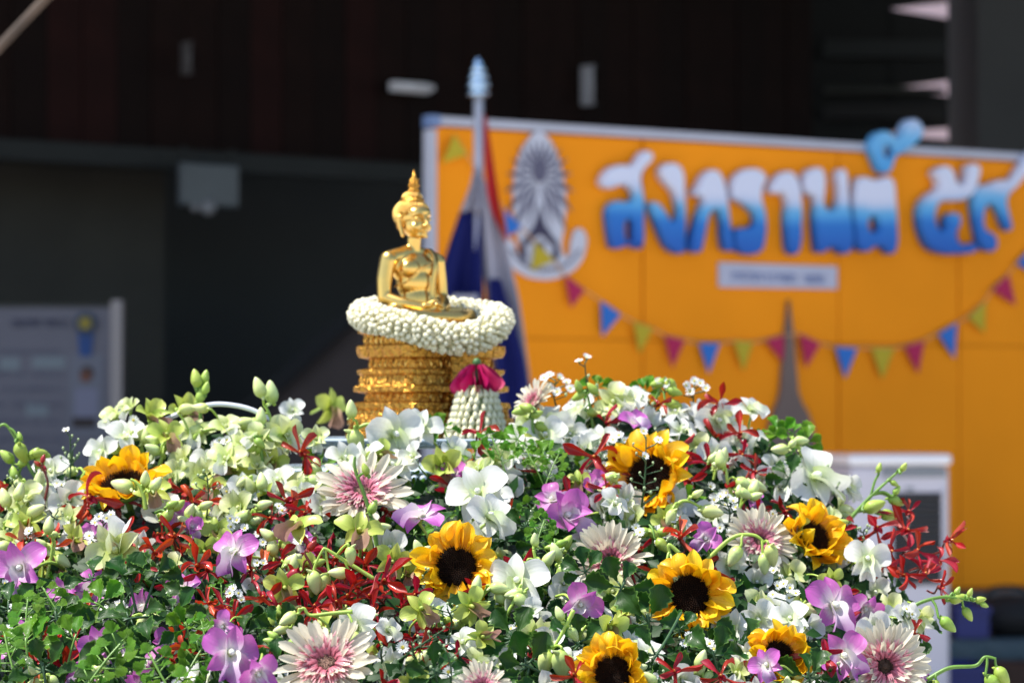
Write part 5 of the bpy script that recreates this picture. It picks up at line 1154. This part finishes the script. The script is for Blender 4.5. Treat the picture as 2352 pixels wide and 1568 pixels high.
# ---- fillers: more flowers between and behind the ones above
HERO = [(px, py, o) for o, px, py, n in FL]
q = random.Random(21)
def choose(px, py):
    r_ = q.random()
    if px < 640 and py > 1310: w = dict(dark=.36, bright=.07, fine=.08, purple=.14, red=.10, orange=.10, aster=.08, white=.03, bud=.04)
    elif px < 720 and py < 1130: w = dict(cream=.30, lime=.20, white=.22, bud=.16, aster=.09, red=.04)
    elif px < 700: w = dict(orange=.15, red=.18, lime=.15, cream=.16, white=.12, purple=.08, dark=.07, bud=.06, aster=.05)
    elif px < 1000 and py > 1230: w = dict(red=.50, white=.14, lime=.12, dark=.20, bud=.04)
    elif px < 1260 and py < 1200: w = dict(white=.42, bright=.13, cream=.16, red=.09, lime=.07, fine=.07, bud=.06)
    elif px < 1540 and py > 1280: w = dict(dark=.46, white=.28, cream=.06, red=.08, bud=.08, aster=.06)
    elif py < 1250: w = dict(white=.40, aster=.14, bright=.14, red=.12, cream=.12, dark=.08)
    else: w = dict(dark=.38, white=.24, cream=.09, bud=.09, red=.10, aster=.12)
    s = 0; tot = sum(w.values())
    for k, x in w.items():
        s += x / tot
        if r_ < s: return k
    return 'white'
placed = []
tries = 0
while tries < 9000 and len(placed) < 430:
    tries += 1
    px = q.uniform(-40, 2240); py = q.uniform(940, 1600)
    ty = top_y(px)
    if py < ty + 18: continue
    if 640 < px < 1180 and py < 1075: continue
    if any((px - a) ** 2 + (py - b) ** 2 < 39 ** 2 for a, b in placed): continue
    near = min((px - a) ** 2 + (py - b) ** 2 for a, b, _ in HERO)
    if near < 22 ** 2: continue
    placed.append((px, py))
    k = choose(px, py); dz = -0.025 + q.uniform(-.022, .018)
    nx = (px - 1000) / 1300 * .5 + q.uniform(-.3, .3)
    n = Vector((nx, -.8, .45 + (1300 - py) / 700 * .3 + q.uniform(-.25, .25)))
    if k in ORN: orchid(k, px, py, q.uniform(42, 56), n, q.uniform(-.8, .8), dz)
    elif k in ('red', 'orange'): spider(k, px, py, q.uniform(44, 58), n, None, dz + .01)
    elif k in ('dark', 'bright'): leaf_sprig(px, py, q.uniform(38, 62), surf(px, py) - dz + .025, k, n, q.uniform(-1, 1), 4)
    elif k == 'fine': leaf_sprig(px, py, q.uniform(38, 48), surf(px, py) - dz - .005, 'fine', n, q.uniform(-.8, .8), 4)
    elif k == 'aster': aster(px, py, surf(px, py) - dz - .02, [(px + q.uniform(-22, 22), py + q.uniform(-18, 18)) for _ in range(4)], [(px + q.uniform(-26, 26), py + q.uniform(-10, 24)) for _ in range(2)])
    else:
        a = q.uniform(-50, 50)
        bud_spray([(px - sin(R(a)) * 50, py + 55), (px, py), (px + sin(R(a)) * 35, py - 22)], [(px + q.uniform(-22, 22), py + q.uniform(-26, 20), q.uniform(.3, 1), q.uniform(-170, 170), q.uniform(36, 50)) for _ in range(3)], surf(px, py) - dz - .03)

# thin stalks of green buds standing out of the mass, on the crest and in front
for k in range(64):
    if k < 26: px = q.uniform(-10, 2080); py = top_y(px) + q.uniform(-62, -10)
    else: px = q.uniform(0, 2050); py = q.uniform(top_y(px) + 40, 1540)
    if 690 < px < 1200 and py < 1100: continue
    d = surf(px, py) - q.uniform(.03, .07)
    tip = [(px + q.uniform(-16, 16), py + q.uniform(-4, 40)) for _ in range(q.randint(3, 7))]
    hd = [(px + q.uniform(-14, 14), py + q.uniform(-6, 12)) for _ in range(q.choice((0, 0, 1, 2)))]
    if q.random() < .62: aster(px, py, d, hd, tip, None, (px + q.uniform(-40, 40), py + q.uniform(90, 150)))
    else:
        a = q.uniform(-45, 45)
        bud_spray([(px - sin(R(a)) * 70 + q.uniform(-20, 20), py + 100), (px - sin(R(a)) * 25, py + 45), (px, py + 8), (px + sin(R(a)) * 22, py)], [(px + q.uniform(-20, 20), py + q.uniform(-10, 44), q.uniform(.4, 1), q.uniform(-150, 150), q.uniform(26, 44)) for _ in range(4)], d, None, q.random() < .5, False, 4)

# small leaves covering the mound between the stems: one mass
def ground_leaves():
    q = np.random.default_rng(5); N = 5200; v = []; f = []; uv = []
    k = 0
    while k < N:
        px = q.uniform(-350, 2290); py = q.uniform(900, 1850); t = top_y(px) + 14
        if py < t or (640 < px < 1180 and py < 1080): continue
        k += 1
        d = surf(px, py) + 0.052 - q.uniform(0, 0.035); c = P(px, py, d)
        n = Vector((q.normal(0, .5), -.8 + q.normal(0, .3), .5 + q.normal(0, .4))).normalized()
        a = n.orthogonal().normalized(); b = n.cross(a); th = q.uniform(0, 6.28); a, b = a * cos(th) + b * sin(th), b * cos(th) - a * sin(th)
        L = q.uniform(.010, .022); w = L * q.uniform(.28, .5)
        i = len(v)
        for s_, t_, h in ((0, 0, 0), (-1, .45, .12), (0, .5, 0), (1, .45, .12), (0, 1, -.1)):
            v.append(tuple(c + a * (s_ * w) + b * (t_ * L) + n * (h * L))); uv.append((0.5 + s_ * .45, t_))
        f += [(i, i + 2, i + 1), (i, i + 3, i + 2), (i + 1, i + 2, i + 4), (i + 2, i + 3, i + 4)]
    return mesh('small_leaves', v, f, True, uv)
tag(obj('small_leaves', ground_leaves(), None, petal_mat('shade_darkened_leaf', [(0, (0.020, 0.07, 0.008)), (1, (0.010, 0.042, 0.006))], transl=0.2, rough=.5, hue=.02, val=.5, streak=.25, coat=0, spec=.2)), 'small dark green leaves filling the gaps between the flowers', 'foliage', kind='stuff')  # leaf green darkened so the gaps read as deep shadow

# ---- labels for everything not named by hand: by look and by the named thing it is nearest to
LM = [('the upturned sunflower', 287, 1112), ('the highest sunflower', 1494, 1098), ('the big dark disc sunflower', 1048, 1303), ('the dangling-bud sunflower', 1584, 1368), ('the half-turned sunflower', 1862, 1240),
      ('the bottom edge sunflower', 1408, 1548), ('the half hidden sunflower', 1785, 1510), ('the largest gerbera', 752, 1528), ('the gerbera behind the stem', 832, 1138), ('the gerbera amid sunflowers', 1402, 1290),
      ('the gerbera with brown eye', 2030, 1530), ('the sideways gerbera', 1228, 925), ('the glass bowl', 900, 1040), ('the face-on purple orchid', 540, 1268), ('the arching left edge stalk', 60, 1050), ('the white tube', 540, 950), ('the air cooler', 2090, 1200)]
LOOK = {'white_orchid': 'white orchid bloom', 'purple_orchid': 'purple orchid bloom', 'lime_orchid': 'lime green orchid bloom', 'pale_green_orchid': 'pale green orchid bloom', 'red_orchid': 'red spider orchid', 'orange_red_orchid': 'orange red spider orchid',
        'leaf_sprig': 'scalloped leaf sprig', 'fine_leaf_sprig': 'fine bright leaf sprig', 'aster_sprig': 'white aster sprig', 'bud_spray': 'lime bud spray', 'maroon_bud_spray': 'maroon bud spray'}
ORD = ['nearest', 'second', 'third', 'fourth', 'fifth', 'sixth', 'seventh', 'eighth', 'ninth', 'tenth', 'eleventh', 'twelfth', 'thirteenth', 'fourteenth', 'fifteenth']
for o, px, py, n in FL:
    if (px, py) == (540, 1268): o['label'] = 'purple orchid bloom seen face-on with all five petals spread, white centre'
from collections import defaultdict
bins = defaultdict(list)
for o, px, py, n in FL:
    if 'label' in o: continue
    nm = o.name.split('.')[0]; look = LOOK[nm]
    if nm == 'leaf_sprig': look = ('dark ' if 'dark' in o['group'] else 'bright ') + look
    face = 'tilted up' if n.z > .62 else ('turned left' if n.x < -.28 else ('turned right' if n.x > .28 else ('nodding' if n.z < .2 else 'facing out')))
    li = min(range(len(LM)), key=lambda i: (LM[i][1] - px) ** 2 + (LM[i][2] - py) ** 2); L = LM[li]
    dx, dy = px - L[1], py - L[2]
    s = '%s%s%s' % ('above' if dy < -25 else ('below' if dy > 25 else ''), ' and ' if abs(dx) > 25 and abs(dy) > 25 else '', ('left of' if dx < 0 else 'right of') if abs(dx) > 25 else '')
    if not s: s = 'touching'
    bins[(look, face, s, L[0])].append((dx * dx + dy * dy, o))
for (look, face, s, L), lst in bins.items():
    lst.sort(key=lambda t: t[0])
    for i, (_, o) in enumerate(lst):
        o['label'] = ('%s %s, %s %s' % (look, face, s, L)) if len(lst) == 1 else ('%s %s %s, %s %s' % (ORD[min(i, 14)], look, face, s, L))
# ------------------------------------------------------------------ glass bowl under the statue, white tube
gz = P(1000, 1012, SD).z
m_glass = mat('pale_glass', (0.72, 0.86, 0.84), 0.06, spec=0.6, trans=0.75, ior=1.45)
m_glassrim = mat('rim_glass', (0.70, 0.82, 0.92), 0.08, spec=0.8, trans=0.3)
gb = empty('glass_bowl', Matrix.Translation((sc0.x, SD, gz)), 'wide clear glass bowl with beaded rim under the gold statue', 'bowl')
mb = MB(); mb.lathe([(0.02, -0.009), (0.185, -0.008), (0.20, -0.002), (0.199, 0.0), (0.18, -0.005), (0.0, -0.005)], 72); obj('plate', mb.me('plate'), gb, m_glass)
mb = MB(); mb.lathe([(0.12, -0.16), (0.19, -0.115), (0.235, -0.045), (0.24, -0.035), (0.237, -0.035), (0.186, -0.110), (0.115, -0.155)], 72); obj('basin', mb.me('basin'), gb, m_glass)
for rr, zz, rad in ((0.20, 0.002, 0.0020), (0.24, -0.035, 0.0020)):
    mb = MB(); mb.tube([(rr * cos(2 * pi * k / 96), rr * sin(2 * pi * k / 96), zz) for k in range(97)], rad, 8, False); obj('rim', mb.me('rim'), gb, m_glassrim)
mb = MB(); mb.ball((0, 0, 0), 0.0042, 10, 8); bead = mb.me('bead'); bead.materials.append(m_glassrim)
for k in range(150):
    a = 2 * pi * k / 150; obj('bead', bead, gb, None, T_(0.247 * cos(a), 0.247 * sin(a), -0.043))
q = random.Random(13); mb = MB()
for k in range(260):
    a = q.uniform(pi, 2 * pi); h = q.random(); r_ = 0.238 - 0.05 * h; z_ = -0.04 - 0.075 * h
    mb.ball((r_ * cos(a), r_ * sin(a), z_), q.uniform(.0015, .004), 6, 4)
o = obj('water_drops', mb.me('water_drops'), gb, mat('water', (0.9, 0.95, 0.97), 0.02, trans=0.6, ior=1.33)); o['kind'] = 'stuff'
pts = bez([P(320, 1005, 3.40), P(385, 962, 3.37), P(440, 940, 3.36), P(500, 928, 3.36), P(570, 938, 3.36), P(630, 968, 3.36), P(700, 1008, 3.37), P(760, 1070, 3.42)], 8)
mb = MB(); mb.tube(pts, 0.0030, 10)
tag(obj('white_tube', mb.me('white_tube'), None, mat('white_tubing', (0.60, 0.62, 0.72), 0.25)), 'thin white plastic tube arching over the flowers left of the bowl', 'tube')

# ------------------------------------------------------------------ gold statue on a tiered base
YAWB = R(40)
seat = P(990, 742, SD)
HZ = seat.z - gz                                        # height of the base
gold = bpy.data.materials.new('polished_gold'); gold.use_nodes = True
b = gold.node_tree.nodes['Principled BSDF']; b.inputs['Base Color'].default_value = (0.74, 0.48, 0.14, 1); b.inputs['Metallic'].default_value = 1; b.inputs['Roughness'].default_value = 0.29
m_goldr = mat('chased_gold', (0.58, 0.29, 0.05), 0.27, metal=1, bump=1.0, bscale=130, bdist=0.008)
st = empty('statue', Matrix.Translation((seat.x, SD, gz)) @ RZ(YAWB), 'small gold statue of a seated meditating figure on a tiered gold base', 'statue')

def sculpt(name, parts, voxel, smooth_it, parent, m, mw=None):
    """parts: list of ('e', centre, radii) ellipsoids and ('c', points, radii) limbs, fused into one skin"""
    mb = MB()
    for p in parts:
        if p[0] == 'e': mb.ball(p[1], p[2], 20, 14, Euler(p[3]).to_matrix() if len(p) > 3 else None)
        else:
            pts_ = bez(p[1], 8); rs = p[2]
            for i, c in enumerate(pts_):
                t = i / (len(pts_) - 1) * (len(rs) - 1); k = min(int(t), len(rs) - 2); r_ = rs[k] + (rs[k + 1] - rs[k]) * (t - k)
                mb.ball(c, r_, 12, 8)
    o = obj(name, mb.me(name), parent, m, mw)
    r_ = o.modifiers.new('fuse', 'REMESH'); r_.mode = 'VOXEL'; r_.voxel_size = voxel; r_.use_smooth_shade = True
    s_ = o.modifiers.new('soften', 'SMOOTH'); s_.iterations = smooth_it; s_.factor = 0.5
    bpy.context.view_layer.update(); dg = bpy.context.evaluated_depsgraph_get()
    me = bpy.data.meshes.new_from_object(o.evaluated_get(dg)); me.name = name
    o.modifiers.clear(); o.data = me
    me.polygons.foreach_set('use_smooth', [True] * len(me.polygons)); return o
BS = T_(0, .036, HZ - .0045) @ Matrix.Diagonal((.86, .95, .94, 1))
HS = T_(0, .036, HZ - .0008) @ T_(0, 0, .112) @ Matrix.Diagonal((1.06, 1.08, .85, 1)) @ T_(0, 0, -.1105)
body = [('e', (0, .002, .080), (.037, .0235, .024)), ('e', (0, -.002, .062), (.031, .022, .026)), ('e', (0, -.003, .035), (.0265, .0215, .030)), ('e', (0, .002, .016), (.042, .028, .018)),
        ('c', [(-.044, .004, .0925), (-.022, .004, .099), (0, .004, .102), (.022, .004, .099), (.044, .004, .0925)], [.0125, .011, .013, .011, .0125]),
        ('e', (-.018, -.014, .080), (.017, .010, .013)), ('e', (.018, -.014, .080), (.017, .010, .013)),
        ('c', [(0, .004, .096), (0, .001, .110), (0, -.001, .122)], [.0125, .0105, .0105])]
for s in (-1, 1):
    body += [('c', [(s * .046, .003, .091), (s * .052, .004, .066), (s * .055, .002, .040)], [.0132, .0118, .0096]),
             ('c', [(s * .055, .002, .040), (s * .040, -.022, .031), (s * .020, -.040, .026)], [.0098, .0088, .0066]),
             ('c', [(s * .022, .0, .012), (s * .056, -.018, .012), (s * .080, -.030, .012)], [.020, .018, .0145]),
             ('c', [(s * .080, -.030, .012), (s * .040, -.050, .010), (-s * .010, -.052, .012)], [.0145, .0125, .009])]
# hands in the lap: palms with four fingers and a thumb each
for s, z0 in ((1, .0225), (-1, .0285)):
    body.append(('e', (s * .011, -.043, z0), (.0125, .0085, .0048)))
    for k in range(4):
        y = -.037 - .0036 * k; L = (.019, .021, .020, .016)[k]
        body.append(('c', [(s * .004, y, z0), (s * (.004 - L * .55), y - .0005, z0 + .001), (s * (.004 - L), y, z0 - .001)], [.0024, .0022, .0017]))
    body.append(('c', [(s * .014, -.047, z0 + .002), (s * .006, -.0525, z0 + .006), (s * .0005, -.052, z0 + .0085)], [.0028, .0024, .0019]))
sculpt('body', body, .0014, 6, st, gold, BS)
head = [('e', (0, .002, .143), (.0195, .0215, .0215)), ('e', (0, -.0045, .1285), (.0160, .0170, .0195)), ('e', (0, -.0155, .1145), (.0068, .0058, .0055)), ('e', (0, -.010, .149), (.0155, .0125, .010)),
        ('c', [(0, -.0208, .1425), (0, -.0238, .1355), (0, -.0268, .1290)], [.0020, .0024, .0034]), ('e', (-.0033, -.0232, .1282), (.0022, .0024, .0020)), ('e', (.0033, -.0232, .1282), (.0022, .0024, .0020)),
        ('c', [(-.0064, -.0192, .1222), (-.002, -.0222, .1230), (0, -.0220, .1226), (.002, -.0222, .1230), (.0064, -.0192, .1222)], [.0010, .0017, .0015, .0017, .0010]),
        ('c', [(-.0050, -.0192, .1196), (0, -.0214, .1190), (.0050, -.0192, .1196)], [.0010, .0020, .0010])]
for s in (-1, 1):
    head += [('c', [(s * .0022, -.0215, .1428), (s * .0075, -.0205, .1462), (s * .0140, -.0145, .1430)], [.0015, .0014, .0009]),
             ('e', (s * .0078, -.0180, .1385), (.0048, .0030, .0027)), ('c', [(s * .0035, -.0205, .1375), (s * .0078, -.0205, .1362), (s * .0120, -.0172, .1376)], [.0008, .0011, .0007]),
             ('e', (s * .0090, -.0135, .1265), (.0058, .0056, .0070)),
             ('c', [(s * .0190, .000, .1440), (s * .0212, .0035, .1405), (s * .0195, .002, .1280), (s * .0180, -.001, .1135)], [.0022, .0034, .0030, .0026])]
hd = sculpt('head', head, .0008, 4, st, gold, HS)
# hair cap of snail curls with topknot and flame
mb = MB(); q = random.Random(6)
hc = Vector((0, .003, .1455)); hr = Vector((.0222, .0238, .0240))
mb2 = [('e', (0, .0045, .1475), (.0212, .0222, .0222)), ('e', (0, .009, .136), (.0185, .0165, .020)), ('e', (0, .003, .1725), (.0112, .0112, .0085)), ('e', (0, .003, .168), (.0150, .0150, .0080))]
hair = sculpt('hair', mb2, .0011, 3, st, m_goldr, HS)
ga = pi * (3 - 5 ** .5); cm = MB()
for k in range(520):
    z = 1 - 2 * (k + .5) / 520; r_ = math.sqrt(1 - z * z); d_ = Vector((r_ * cos(k * ga), r_ * sin(k * ga), z))
    p = Vector((0, .0045, .1475)) + Vector((d_.x * .0214, d_.y * .0224, d_.z * .0224))
    if (p.y < -.012 and p.z < .154) or (p.y < 0 and p.z < .148) or p.z < .128: continue
    if p.z > .1685: continue
    cm.ball(p, .00175, 7, 5)
for k in range(70):
    z = 1 - (k + .5) / 70; r_ = math.sqrt(1 - z * z); cm.ball(Vector((0, .003, .1725)) + Vector((r_ * cos(k * ga) * .0115, r_ * sin(k * ga) * .0115, z * .0088 )), .0016, 7, 5)
o = obj('hair_curls', cm.me('hair_curls'), st, gold, HS); o['kind'] = 'stuff'
fm = MB(); fm.lathe([(.0045, .178), (.0058, .183), (.0046, .187), (.0060, .191), (.0046, .195), (.0048, .198), (.0030, .202), (.0026, .206), (.0012, .211), (.0002, .216)], 14)
for k in range(8):
    a = k * pi / 4
    for zz, rr in ((.183, .0055), (.191, .0056), (.198, .0042)): fm.ball((rr * cos(a), rr * sin(a), zz), (.0016, .0016, .003), 6, 5)
obj('finial', fm.me('finial'), st, m_goldr, HS)
# robe: sash over the left shoulder and hem line across the chest
def strip(name, pts_, w, m, th=.0012):
    mb = MB(); pts_ = bez(pts_, 6); v = []; f = []
    for p, nrm, side in ((p, Vector((0, -1, 0)) if p.z < .098 else Vector((0, -.5, .85)), Vector((1, 0, 0))) for p in pts_):
        for s_ in (-1, 1): v += [p + side * w * s_, p + side * w * s_ + nrm.normalized() * th]
    for i in range(len(pts_) - 1):
        a = i * 4; f += [(a + 1, a + 3, a + 7, a + 5), (a, a + 1, a + 5, a + 4), (a + 3, a + 2, a + 6, a + 7), (a + 2, a, a + 4, a + 6)]
    return obj(name, mesh(name, v, f), st, m, BS)
strip('sash', [(.026, .010, .1090), (.024, -.006, .1075), (.022, -.0205, .096), (.019, -.0255, .083), (.015, -.0255, .062), (.013, -.0255, .045), (.012, -.027, .036)], .0048, gold)
mb = MB(); mb.tube(bez([(.034, -.012, .099), (.012, -.0245, .088), (-.014, -.0255, .074), (-.032, -.014, .060), (-.037, 0, .055)], 6), .0011, 6); obj('robe_hem', mb.me('robe_hem'), st, gold, BS)
# base
AX, AY = .0715, .0575
prof = [(0, 1.30), (.06, 1.30), (.075, 1.25), (.13, 1.23), (.14, 1.27), (.19, 1.27), (.20, 1.20), (.26, 1.17), (.275, 1.21), (.32, 1.21), (.335, 1.02), (.40, 1.00), (.415, 1.17), (.46, 1.18), (.475, 1.11), (.55, 1.07), (.565, 1.11), (.60, 1.12), (.615, .95), (.69, .94), (.705, 1.10), (.76, 1.13), (.80, 1.14), (.815, 1.03), (.90, 1.02), (.915, 1.11), (.96, 1.11), (1.0, 1.04)]
prof2 = []
for (ta, sa), (tb_, sb_) in zip(prof[:-1], prof[1:]):
    prof2 += [(ta + (tb_ - ta) * k / 3, sa + (sb_ - sa) * k / 3) for k in range(3)]
prof2.append(prof[-1])
mb = MB(); mb.lathe([(s_, t * HZ) for t, s_ in prof2], 224, (AX, AY, 8.0))
mb.v = [(x * (1 + .011 * cos(28 * math.atan2(y / AY, x / AX)) * sin(z / HZ * 40)), y * (1 + .011 * cos(28 * math.atan2(y / AY, x / AX)) * sin(z / HZ * 40)), z) for x, y, z in mb.v]; o = obj('base', mb.me('base', False), st, m_goldr)
def plan(a, s_):
    c, sn = cos(a), sin(a); w = (abs(c) ** 8 + abs(sn) ** 8) ** -.125
    return Vector((s_ * AX * c * w, s_ * AY * sn * w, 0))
lp = [petal('lotus_petal', 1.0, pointed(.42, .4, .6), 1.52, 1.40, -.3, 0, 4, 6, k) for k in (0,)]
for me in lp: me.materials.append(gold)
for (t, s_, h, cnt, up) in ((.075, 1.24, .009, 40, 1), (.20, 1.18, .010, 38, 1), (.40, 1.00, .010, 36, -1), (.475, 1.09, .011, 36, 1), (.615, .94, .012, 36, 1), (.815, 1.02, .013, 36, 1)):
    for k in range(cnt):
        a = 2 * pi * (k + .5 * (cnt % 4 == 0)) / cnt; p = plan(a, s_); p2 = plan(a + .05, s_); tn = (p2 - p).normalized(); nrm = Vector((tn.y, -tn.x, 0))
        m3 = Matrix((-tn, nrm if up > 0 else nrm, Vector((0, 0, 1)))).transposed().to_4x4()
        mm = Matrix.Translation(p + Vector((0, 0, t * HZ)) - nrm * .002) @ m3 @ (Matrix.Scale(h, 4) if up > 0 else Matrix.Scale(-1, 4, (0, 0, 1)) @ Matrix.Scale(h, 4))
        obj('lotus_petal', lp[0], st, None, mm)
# hanging front cloth with fringe
mb = MB(); n = 14; v = []; f = []
for j in range(n + 1):
    t = .97 - .80 * j / n; s_ = float(np.interp(t, [p[0] for p in prof], [p[1] for p in prof]))
    y = -AY * max(s_, 1.06) - .004
    for i in range(7):
        u = -1 + i / 3; v.append((u * .019, y - .0016 * cos(u * 6), t * HZ + .010 * abs(u) * (j / n)))
for j in range(n):
    for i in range(6): a = j * 7 + i; f.append((a, a + 7, a + 8, a + 1))
o = obj('front_cloth', mesh('front_cloth', v, f), st, m_goldr); s_ = o.modifiers.new('s', 'SOLIDIFY'); s_.thickness = .003
mb = MB()
for i in range(9):
    x = -.018 + .0045 * i; mb.tube([(x, -AY * 1.2 - .006, .19 * HZ), (x, -AY * 1.22 - .007, .10 * HZ)], [.0018, .0012], 5)
obj('fringe', mb.me('fringe'), st, gold)

# ------------------------------------------------------------------ jasmine garland resting round the statue's lap, with rose and tassel
gar = empty('garland', Matrix.Translation(seat), 'thick white jasmine bud garland lying round the lap of the gold statue', 'garland')
mb = MB(); mb.tube([(0, 0, 0), (0, 0.03, .25), (0, .08, .55), (0, .03, .85), (0, 0, 1.0)], [.14, .20, .29, .30, .08], 8); JB = mb.me('jasmine_bud'); JB.materials.append(pm_jas)
NR = 86; allb = []; q = random.Random(8)
core = []
for i in range(NR):
    t = 2 * pi * i / NR
    px = 989 + 156 * cos(t); sag = max(0, -sin(t))
    py = 722 + 18 * sag + 40 * sag * max(0, cos(t - 5.35)) ** 2 + (12 * cos(t) if cos(t) > 0 else 0) - (12 * max(0, sin(t)))
    core.append(P(px, py, SD + .095 * sin(t)))
for i in range(NR):
    c = core[i]; tn = (core[(i + 1) % NR] - core[i - 1]).normalized(); a = Vector((0, 0, 1)); a = (a - tn * a.dot(tn)).normalized(); b_ = tn.cross(a)
    tk = 1 + .28 * max(0, cos(2 * pi * i / NR - 5.5)) ** 2
    for k in range(13):
        th = 2 * pi * (k + .5 * (i % 2)) / 13 + q.uniform(-.1, .1); d_ = (a * cos(th) * .88 + b_ * sin(th) + tn * (.3 + q.uniform(-.2, .2))).normalized()
        L = q.uniform(.0115, .0135)
        p = c + d_ * (.0090 * tk + q.uniform(-.0006, .001))
        mw = Matrix.Translation(p - seat) @ d_.to_track_quat('Z', 'Y').to_matrix().to_4x4() @ RZ(q.uniform(0, 6)) @ Matrix.Scale(L * .92, 4)
        allb.append((d_.y * 1.0 + (p.y - SD) * 12 - d_.z * .25, mw))
allb.sort(key=lambda t: t[0])
for k, (_, mw) in enumerate(allb[:300]): obj('jasmine_bud', JB, gar, None, mw)
mb = MB(); jv = [v_.co.copy() for v_ in JB.vertices]; jf = [tuple(p.vertices) for p in JB.polygons]
juv = [(0, 0)] * len(jv)
ul = JB.uv_layers[0].data
for p in JB.polygons:
    for li, vi in zip(p.loop_indices, p.vertices): juv[vi] = tuple(ul[li].uv)
for _, mw in allb[300:]: mb.add([mw @ v_ for v_ in jv], jf, juv)
o = obj('jasmine_buds', mb.me('jasmine_buds'), gar, pm_jas); o['kind'] = 'stuff'
mb = MB(); mb.tube([c - seat for c in core] + [core[0] - seat], .0115, 10, False); obj('core', mb.me('core'), gar, pm_jas)
# rose, head down, tied under the garland
RD = SD - .105
rp_ = P(1095, 838, RD); rh = M_(66, RD)
def rose_petal(k): return petal('rose_petal', 1.0, [(0, .16), (.3, .42), (.6, .58), (.85, .56), (1, .30)], 0.08, (.26, .1, -.1)[k % 3], .45, .05, 7, 9, k + 200)
RPM = [with_mat(rose_petal(k), pm_rose) for k in range(3)]
base_m = Matrix.Translation(rp_ - seat)
for ring, (cnt, tilt, sc) in enumerate(((5, .13, 1.12), (5, .06, 1.04), (4, -.02, .95))):
    for k in range(cnt):
        a = 2 * pi * (k + ring * .4) / cnt + q.uniform(-.1, .1)
        # petals hang down: petal +Y -> down, outward tilt
        mm = base_m @ RZ(a) @ RX(-pi / 2 - tilt * -1 + q.uniform(-.06, .06)) @ Matrix.Scale(rh * sc, 4)
        obj('rose_petal', RPM[k % 3], gar, None, mm)
SEP = with_mat(petal('sepal', 1.0, pointed(.17, .3, .6), 0.05, .30, .2, 0, 4, 6, 1), mat('rose_sepal_green', (0.05, 0.13, 0.035), .5))
for k in range(5): obj('sepal', SEP, gar, None, base_m @ T_(0, 0, .003) @ RZ(k * 2 * pi / 5 + .6) @ RX(-pi / 2 + .42) @ Matrix.Scale(rh * .9, 4))
mb = MB(); mb.ball(rp_ - seat + Vector((0, 0, .003)), (.0055, .0055, .006), 10, 8); obj('calyx', mb.me('calyx'), gar, mat('rose_sepal_green', (0.05, 0.13, 0.035), .5))
# tassel: strings of jasmine buds hanging as a skirt
tp_ = P(1095, 892, RD); tz_ = M_(112, RD)
JT = 0; mb = MB()
for row in range(7):
    z = -tz_ * row / 7; r_ = M_(38 + 4.0 * row, RD)
    for k in range(18 + row):
        a = 2 * pi * k / (18 + row) + (row % 2) * .15 + q.uniform(-.05, .05); d_ = Vector((cos(a), sin(a), 0))
        mm = Matrix.Translation(tp_ - seat + d_ * r_ + Vector((0, 0, z))) @ Vector((d_.x * .35, d_.y * .35, -1)).to_track_quat('Z', 'Y').to_matrix().to_4x4() @ Matrix.Scale(tz_ / 7 * 1.45, 4)
        if d_.y < .2: obj('tassel_bud', JB, gar, None, mm)
        else: mb.add([mm @ v_ for v_ in jv], jf, juv)
o = obj('tassel_buds', mb.me('tassel_buds'), gar, pm_jas); o['kind'] = 'stuff'
mb = MB(); mb.lathe([(M_(33, RD), 0.004), (M_(60, RD), -tz_ * .95)], 18); o = obj('tassel_core', mb.me('tassel_core'), gar, mat('tassel_green', (.30, .36, .16), .6, noise=.4, scale=80)); o.location = tp_ - seat
